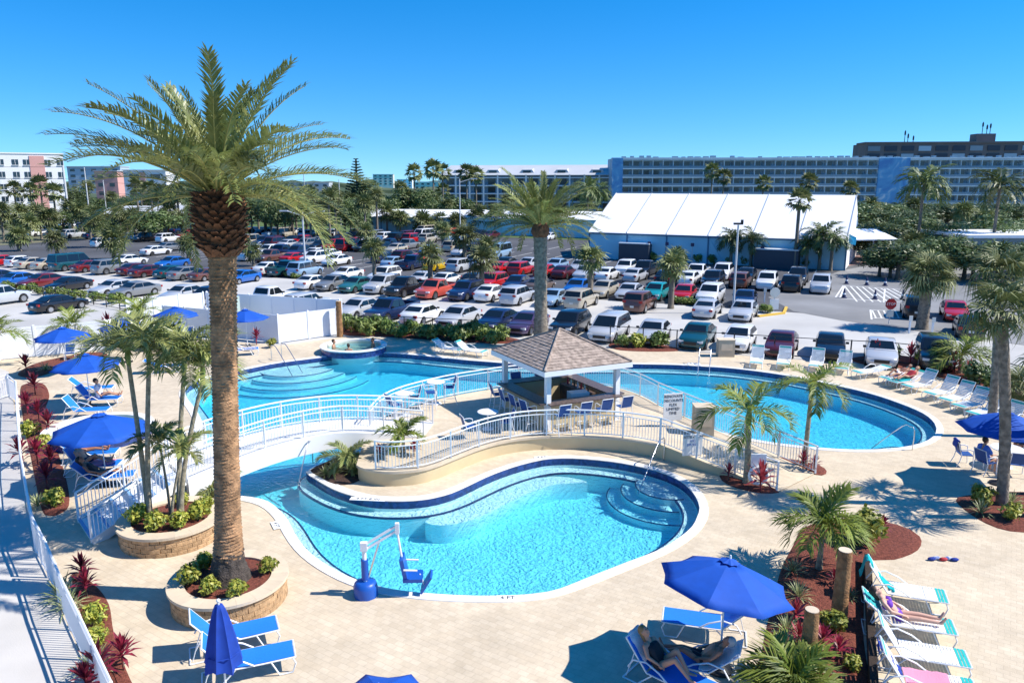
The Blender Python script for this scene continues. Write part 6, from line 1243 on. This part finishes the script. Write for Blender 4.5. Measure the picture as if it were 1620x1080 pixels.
# norfolk pine
b, h = crown_at(563, 252, 175); npn = thing('norfolk_pine', 'tall dark layered pine on the skyline right of the big palm', 'tree', b); ob('trunk', TRK, npn, None, None, (.25, .25, h)); mb = MB(); rnd = random.Random(8)
for i in range(17):
    z = h * (.3 + .7 * i / 16); r = 3.3 * (1 - .85 * i / 16)
    for j in range(7):
        a = j * .897 + i; e = Vector((r * math.cos(a), r * math.sin(a), z + .25 * r)); c0 = Vector((0, 0, z))
        for q in range(7): p = c0.lerp(e, .2 + .8 * q / 6); mb.ball(p, .42 * (1 - .04 * i), 5, 3, (1, 1, .6))
mb.build('crown', 'leaf_pine', npn)
# ================================================================ POLES, SIGNS, CONES
def pole(label, px, ytop, Y, r, arms=None, name='light_pole'):
    c = At(px, ytop, Y); t_ = thing(name, label, 'pole', (c.x, Y, 0)); MB().tube([(0, 0, 0), (0, 0, c.z)], [r, r * .7], 8).build('mast', 'pole_metal', t_, smooth=60)
    for s_ in (arms or ()): MB().tube([(0, 0, c.z - .5), (s_ * 1.6, 0, c.z)], .05, 6).build('arm', 'pole_metal', t_); MB().box((s_ * 2.0, 0, c.z + .02), (.9, .3, .14)).build('lamp_head', 'pole_metal', t_)
    return t_, c
pole('double armed light pole among the cars right of the big palm', 478, 334, 84, .13, (-1, 1)); pole('slim light pole in front of the condo palms', 727, 283, 108, .1, (1,))
t_, c = pole('light pole with small camera head beside the parked silver car', 1168, 356, 58.5, .1); MB().box((0, 0, c.z + .1), (.7, .2, .15)).box((.28, 0, c.z + .25), (.16, .2, .3)).build('camera_head', 'dark_metal', t_)
u1, c1 = pole('thick utility pole at the left before the white block', 99, 262, 150, .22, None, 'utility_pole'); u2, c2 = pole('utility pole second from the left', 133, 265, 158, .16, None, 'utility_pole'); u3, c3 = pole('utility pole seen through the big palm fronds', 163, 285, 190, .14, None, 'utility_pole'); u4, c4 = pole('utility pole on the skyline right of the big palm', 480, 268, 200, .14, None, 'utility_pole'); u5, c5 = pole('utility pole beside the norfolk pine', 536, 284, 170, .12, None, 'utility_pole')
for i in range(3):
    w_ = thing('power_line', '%s power line from the top crossing the left skyline' % ORD[i], 'cable', (c1.x, c1.y, 0)); a, b, c_ = Vector((-45, -10, c1.z - .3 - i * 2.2)), Vector((0, 0, c1.z - .3 - i * 2.2)), Vector((c4.x - c1.x, c4.y - c1.y, c4.z - .3 - i * 2.2)); MB().tube([a, b] + [b.lerp(c_, q / 8) - Vector((0, 0, 1.6 * math.sin(math.pi * q / 8))) for q in range(1, 9)], .03, 4).build('wire', 'dark_metal', w_)
p = P(1406, 512); st = thing('stop_sign', 'red octagonal stop sign at the parking exit', 'stop sign', p); MB().tube([(0, 0, 0), (0, 0, 1.9)], .035, 6).build('post', 'pole_metal', st); oc = [(.42 * math.cos(R(22.5 + 45 * k)), .42 * math.sin(R(22.5 + 45 * k))) for k in range(8)]
MB().add([(x, -.045, 1.45 + y) for x, y in oc] + [(x, -.02, 1.45 + y) for x, y in oc], [tuple(range(7, -1, -1))[::-1], tuple(range(8, 16))[::-1]] + [(k, (k + 1) % 8, 8 + (k + 1) % 8, 8 + k) for k in range(8)]).build('sign_face', 'sign_red', st, fix=True); ob('lettering', text_mesh('STOP', .27, 'white_paint', 'lettering', .004), st, (0, -.05, 1.45), (R(90), 0, 0)); MB().box((0, -.03, .75), (.5, .03, .5)).build('small_plate', 'plate', st)
p = P(1224, 492); st = thing('traffic_sign', 'pale back of a round traffic sign at the parking entrance', 'sign', p); MB().tube([(0, 0, 0), (0, 0, 1.9)], .035, 6).build('post', 'pole_metal', st); MB().add([(x, -.045, 1.5 + y) for x, y in oc] + [(x, -.02, 1.5 + y) for x, y in oc], [tuple(range(8)), tuple(range(15, 7, -1))] + [(k, (k + 1) % 8, 8 + (k + 1) % 8, 8 + k) for k in range(8)]).build('sign_face', 'plate', st, fix=True); MB().box((0, 0, .55), (.7, .1, .8)).build('white_board', 'white_paint', st)
for lab, px, py in (('white post right of the stop sign', 1438, 527), ('white sign post before the black car at right', 1474, 530), ('white post left of the entrance sign', 1209, 478)): t_ = thing('marker_post', lab, 'post', P(px, py)); MB().box((0, 0, .6), (.1, .1, 1.2)).build('post_body', 'white_paint', t_); MB().box((0, -.06, 1.05), (.24, .03, .34)).build('plate', 'plate', t_)
cm_ = MB().lathe([(.26, 0), (.26, .05), (.17, .06), (.11, .45), (.05, .8), (.02, .84)], 12).mesh('cone_body', 'cone_navy', smooth=50); cr_ = MB().lathe([(.135, .3), (.115, .44)], 12).mesh('white_collar', 'white_paint', smooth=50)
for i, (px, py) in enumerate(((1339, 449), (1371, 451), (1400, 452), (1335, 471), (1384, 473), (1428, 473))): t_ = thing('traffic_cone', 'navy traffic cone, %s in the %s row of the hatched area' % (ORD[i % 3], 'far' if i < 3 else 'near'), 'traffic cone', P(px, py), 0, 'navy traffic cones'); ob('cone_body', cm_, t_); ob('white_collar', cr_, t_)
for i, (px, py) in enumerate(((1026, 414), (1054, 415), (1094, 417), (1204, 424))): t_ = thing('bollard_light', '%s dark topped lamp post from the left along the tent wall' % ORD[i], 'lamp', P(px, py), 0, 'lamp posts along the tent'); MB().tube([(0, 0, 0), (0, 0, 2.2)], .05, 6).build('post', 'pole_metal', t_); MB().box((0, 0, 2.35), (.35, .35, .4)).build('lamp_head', 'cone_navy', t_)
p = P(1336, 424); t_ = thing('flag', 'cyan feather flag at the right end of the tent', 'flag', p); MB().tube([(0, 0, 0), (0, 0, 4.2)], .04, 6).build('pole', 'white_paint', t_); MB().slab([(-.1, 0, 3.0), (1.0, -.1, 2.7), (1.1, 0, 3.6), (0, 0, 4.1)], .03).build('cloth', 'flag_cyan', t_)
p = P(538, 532); t_ = thing('palm_stump', 'brown cut palm post beside the equipment fence', 'stump', p); ob('trunk', trunk_mesh(2.4, .2, .18, (0, 0), 14, 10, .04, 3, 'palm_wood', 1.1), t_); MB().lathe([(.17, 0), (.17, .01)], 12, (0, 0, 2.38)).build('cut_face', 'capstone', t_)
k_ = thing('kerb', 'yellow painted kerb of the parking island by the entrance sign', 'kerb', P(1222, 497)); MB().bar(P(1200, 500, .05), P(1240, 495, .05), .2, .14).bar(P(1240, 495, .05), P(1244, 486, .05), .2, .138).build('kerb_stone', 'yellow_paint', k_, world=True)
# ================================================================ PEOPLE
def capsule(mb, a, b, ra, rb, n=10):
    a, b = Vector(a), Vector(b); d = (b - a); l = d.length; d = d / l if l > 1e-6 else Vector((0, 0, 1)); pts = []; rs = []
    for q in (-1, -.85, -.5, 0): pts.append(a + d * ra * q); rs.append(max(.002, ra * math.sqrt(max(0, 1 - q * q))))
    for q in (0, .5, .85, 1): pts.append(b + d * rb * q); rs.append(max(.002, rb * math.sqrt(max(0, 1 - q * q))))
    mb.tube(pts, rs, n)
def remesh(o, v, it=3):
    m_ = o.modifiers.new('skin', 'REMESH'); m_.mode = 'VOXEL'; m_.voxel_size = v; m_.use_smooth_shade = True; s_ = o.modifiers.new('soft', 'SMOOTH'); s_.iterations = it; s_.factor = .5
def hand(mb, wr, d, up, side):
    d = Vector(d).normalized(); up = Vector(up); up = (up - d * up.dot(d)).normalized(); sd_ = d.cross(up) * side; wr = Vector(wr); pm = wr + d * .085
    capsule(mb, wr + sd_ * .018, pm + sd_ * .026, .02, .018, 8); capsule(mb, wr - sd_ * .018, pm - sd_ * .026, .02, .018, 8); capsule(mb, wr, pm, .02, .019, 8)
    for k, l in enumerate((.062, .075, .068, .052)):
        b0 = pm + sd_ * (.03 - .02 * k); m1 = b0 + d * l * .55 - up * .008; capsule(mb, b0, m1, .0095, .009, 6); capsule(mb, m1, m1 + d * l * .5 - up * .022, .009, .0075, 6)
    t0 = wr + d * .03 + sd_ * .035; t1 = t0 + d * .03 + sd_ * .028; capsule(mb, t0, t1, .011, .01, 6); capsule(mb, t1, t1 + d * .03 + sd_ * .004, .01, .008, 6)
def person(label, host, J, skin, hair, clothes, fat=1.0, vox=.013, off=(0, 0, 0), long_hair=False):
    t_ = thing('person', label, 'person', host.location + Matrix.Rotation(host.rotation_euler.z, 3, 'Z') @ Vector(off), host.rotation_euler.z)
    V = {k: Vector(v) for k, v in J.items()}; mb = MB(); ne, ch, pe, hd = V['neck'], V['chest'], V['pelvis'], V['head']; up = (ne - pe).normalized(); fw = V['face'].normalized()
    for s_ in (1, -1): capsule(mb, pe + Vector((0, s_ * .075, 0)), ch + Vector((0, s_ * .085, 0)), .095 * fat, .105 * fat); capsule(mb, ch + Vector((0, s_ * .08, 0)), ne - up * .06 + Vector((0, s_ * .12, 0)), .1 * fat, .06)
    capsule(mb, pe, ch, .1 * fat, .11 * fat); capsule(mb, ne - up * .06, hd - up * .04, .06, .052)
    mb.ball(hd, .1, 14, 10, (.95, .8, 1.12)); mb.ball(hd + fw * .045 - up * .055, .06, 10, 8); capsule(mb, hd + fw * .088 + up * .012, hd + fw * .105 - up * .022, .012, .016, 6)
    for s_ in (1, -1):
        k = 'l' if s_ > 0 else 'r'; sh_ = ne - up * .07 + Vector((0, s_ * .175, 0)); el, wr = V['el_' + k], V['wr_' + k]
        capsule(mb, sh_, el, .056 * (.6 + .4 * fat), .042); capsule(mb, el, wr, .043, .028); hand(mb, wr, (wr - el), V.get('palmup', Vector((0, 0, 1))), s_)
        hp, kn, an, toe = pe + Vector((0, s_ * .09, -.02)), V['kn_' + k], V['an_' + k], V['toe_' + k]
        capsule(mb, hp, kn, .09 * fat, .058); capsule(mb, kn, an, .057, .038); capsule(mb, an, toe, .04, .026); mb.ball(hd + Vector((0, s_ * .082, 0)), .024, 8, 6)
    bo = mb.build('body', skin, t_); remesh(bo, vox)
    hb = MB(); hb.ball(hd - fw * .03 + up * .03, .108, 14, 10, (1, .86, 1.08))
    if long_hair: capsule(hb, hd - fw * .06, ne - fw * .07, .08, .05)
    hb.build('hair', hair, t_, smooth=80)
    for s_ in (1, -1): MB().ball(hd + fw * .09 + up * .022 + Vector((0, s_ * .033, 0)), .012, 8, 6).build('eye', 'cloth_black', t_, smooth=80)
    for nm, mt, segs in clothes:
        cb = MB()
        for a, b, ra, rb, w_ in segs:
            A = V[a] if isinstance(a, str) else Vector(a); B = V[b] if isinstance(b, str) else Vector(b)
            for s_ in ((1, -1) if w_ else (0,)): capsule(cb, A + Vector((0, s_ * w_, 0)), B + Vector((0, s_ * w_, 0)), ra, rb)
        remesh(cb.build(nm, mt, t_), vox * 1.1, 2)
    return t_
def recline(ang, hz=.47, knee=(0, 0), px=.14, twist=0):
    a = R(ang); d = Vector((-math.cos(a), 0, math.sin(a))); pe = Vector((px, 0, hz)); n_ = Vector((math.sin(a), 0, math.cos(a))); ch = pe + d * .33 + n_ * .02; ne = pe + d * .52 + n_ * .02; hd = ne + d * .17 + n_ * .03
    J = dict(pelvis=pe, chest=ch, neck=ne, head=hd, face=n_ * .8 + Vector((.3, 0, .2)))
    for s_, k, kn in ((1, 'l', knee[0]), (-1, 'r', knee[1])):
        J['el_' + k] = ch + Vector((.02, s_ * .27, -.02)) - d * .05; J['wr_' + k] = pe + Vector((.06, s_ * .2, .1))
        c_ = .46 * math.sqrt(max(0, 1 - kn * kn)); J['kn_' + k] = pe + Vector((c_, s_ * .1, .46 * kn + .01)); J['an_' + k] = J['kn_' + k] + Vector((.43 * math.sqrt(max(.05, 1 - (kn * 1.0) ** 2)), s_ * -.01, -.46 * kn - .02)); J['toe_' + k] = J['an_' + k] + Vector((.07, s_ * .03, .15 if kn < .4 else -.0)) + (Vector((.08, 0, 0)) if kn >= .4 else Vector())
    return J
def bikini(J): d = (J['neck'] - J['pelvis']).normalized(); f = J['face'].normalized(); return [('bikini_top', 'cloth_purple', [(J['chest'] + f * .045, J['chest'] + f * .05, .085, .085, .08), (J['chest'] - f * .02, J['chest'] + f * .03, .105, .1, .095)]), ('bikini_bottom', 'cloth_purple', [(J['pelvis'] - d * .05, J['pelvis'] + d * .03, .108, .104, .07)])]
def trunks(J, mt): return [('swim_trunks', mt, [('pelvis', J['pelvis'] + Vector((.02, 0, .0)), .118, .118, .075), (J['pelvis'] + Vector((.02, .09, 0)), J['pelvis'].lerp(J['kn_l'], .5) + Vector((0, .02, 0)), .105, .088, 0), (J['pelvis'] + Vector((.02, -.09, 0)), J['pelvis'].lerp(J['kn_r'], .5) + Vector((0, -.02, 0)), .105, .088, 0)])]
def onepiece(J, mt): return [('swimsuit', mt, [('pelvis', 'chest', .112, .122, .085), ('pelvis', 'chest', .115, .125, 0)])]
def shirt(J, mt, f=1.0): return [('shirt', mt, [('pelvis', 'chest', .122 * f, .13 * f, .09), ('chest', J['neck'] - (J['neck'] - J['pelvis']).normalized() * .05, .125 * f, .08, .11), (J['neck'] + Vector((0, .17, -.07)), J['neck'].lerp(J['el_l'], .75) + Vector((0, .05, 0)), .075, .066, 0), (J['neck'] + Vector((0, -.17, -.07)), J['neck'].lerp(J['el_r'], .75) + Vector((0, -.05, 0)), .075, .066, 0)])]
J = recline(40, .48); person('woman in purple bikini sunbathing on a white strap lounger', LB['t2'], J, 'skin_pale', 'hair', bikini(J), .86, .011, long_hair=True)
J = recline(50, .48, (.75, .6)); person('woman in black swimsuit with raised knees in the umbrella shade', LB['b4'], J, 'skin', 'hair_blond', onepiece(J, 'cloth_black'), .98, .011, long_hair=True)
J = recline(42, .48, (.3, .12)); person('shirtless man lying on the white towel under the umbrella', LB['b5'], J, 'skin_tan', 'hair_grey', trunks(J, 'cloth_black'), 1.15, .011)
J = recline(40, .48, (.3, .1)); person('sunbather in purple swimsuit under the left umbrella', LB['l4'], J, 'skin_tan', 'hair', onepiece(J, 'cloth_purple'), 1.15, .016, long_hair=True)
J = recline(60, .48, (.2, .5)); person('tanned man on the dark blue lounger before the left umbrella', LB['l5'], J, 'skin', 'hair', trunks(J, 'cloth_navy'), 1.1, .016)
J = recline(45, .48, (.1, .2)); person('sunbather on the lounger behind the stair railing', LB['l6'], J, 'skin_tan', 'hair', onepiece(J, 'cloth_black'), 1.0, .016, long_hair=True)
J = recline(78, .5, (.1, .3), .45); person('person in white shirt sitting upright on a blue lounger', LB['l2'], J, 'skin', 'hair', shirt(J, 'cloth_white') + trunks(J, 'cloth_navy'), 1.05, .016)
J = recline(25, .48, (.1, .5)); person('far sunbather with raised knee on the white lounger at the bend', LB['f6'], J, 'skin_tan', 'hair', trunks(J, 'cloth_white'), 1.05, .02)
J = recline(30, .48, (.3, .1)); person('far sunbather beside the teal towel at the pool bend', LB['f7'], J, 'skin', 'hair_blond', onepiece(J, 'cloth_red'), 1.0, .02, long_hair=True)
def sitting(hz=.53):
    J = dict(pelvis=Vector((-.06, 0, hz)), chest=Vector((-.14, 0, hz + .34)), neck=Vector((-.14, 0, hz + .54)), head=Vector((-.09, 0, hz + .71)), face=Vector((1, 0, -.1)))
    for s_, k in ((1, 'l'), (-1, 'r')): J['el_' + k] = Vector((-.06, s_ * .27, hz + .25)); J['wr_' + k] = Vector((.18, s_ * .2, hz + .2)); J['kn_' + k] = Vector((.37, s_ * .11, hz + .01)); J['an_' + k] = Vector((.36, s_ * .11, hz - .43)); J['toe_' + k] = Vector((.53, s_ * .13, hz - .49))
    return J
ch2 = next(o for o in bpy.data.objects if o.get('label') == 'blue chair carrying the person in blue shirt'); J = sitting(); person('seated person in blue shirt seen from behind under the right umbrella', ch2, J, 'skin', 'hair', shirt(J, 'cloth_blue') + trunks(J, 'cloth_navy'), 1.1, .014)
ch3 = next(o for o in bpy.data.objects if o.get('label') == 'blue chair half out of view behind the umbrella table'); person('person in dark red shirt at the umbrella table, right edge', ch3, J, 'skin_tan', 'hair', shirt(J, 'cloth_red') + trunks(J, 'cloth_black'), 1.0, .016)
spa_ = next(o for o in bpy.data.objects if o.name.startswith('spa') and o.get('category') == 'hot tub')
for i, (x, y, rz, lab) in enumerate(((-.1, -.9, 90, 'dark haired bather in the middle of the raised spa'), (.95, .6, 210, 'bather at the right side of the raised spa'), (-1.15, .2, 0, 'bather at the left side of the raised spa'))):
    e = bpy.data.objects.new('tmp', None); e.location = spa_.location + Vector((x, y, -.52)); e.rotation_euler = (0, 0, R(rz)); J = sitting(.40); person(lab, e, J, ('skin', 'skin_tan', 'skin')[i], 'hair', trunks(J, 'cloth_navy'), 1.0, .02); bpy.data.objects.remove(e)
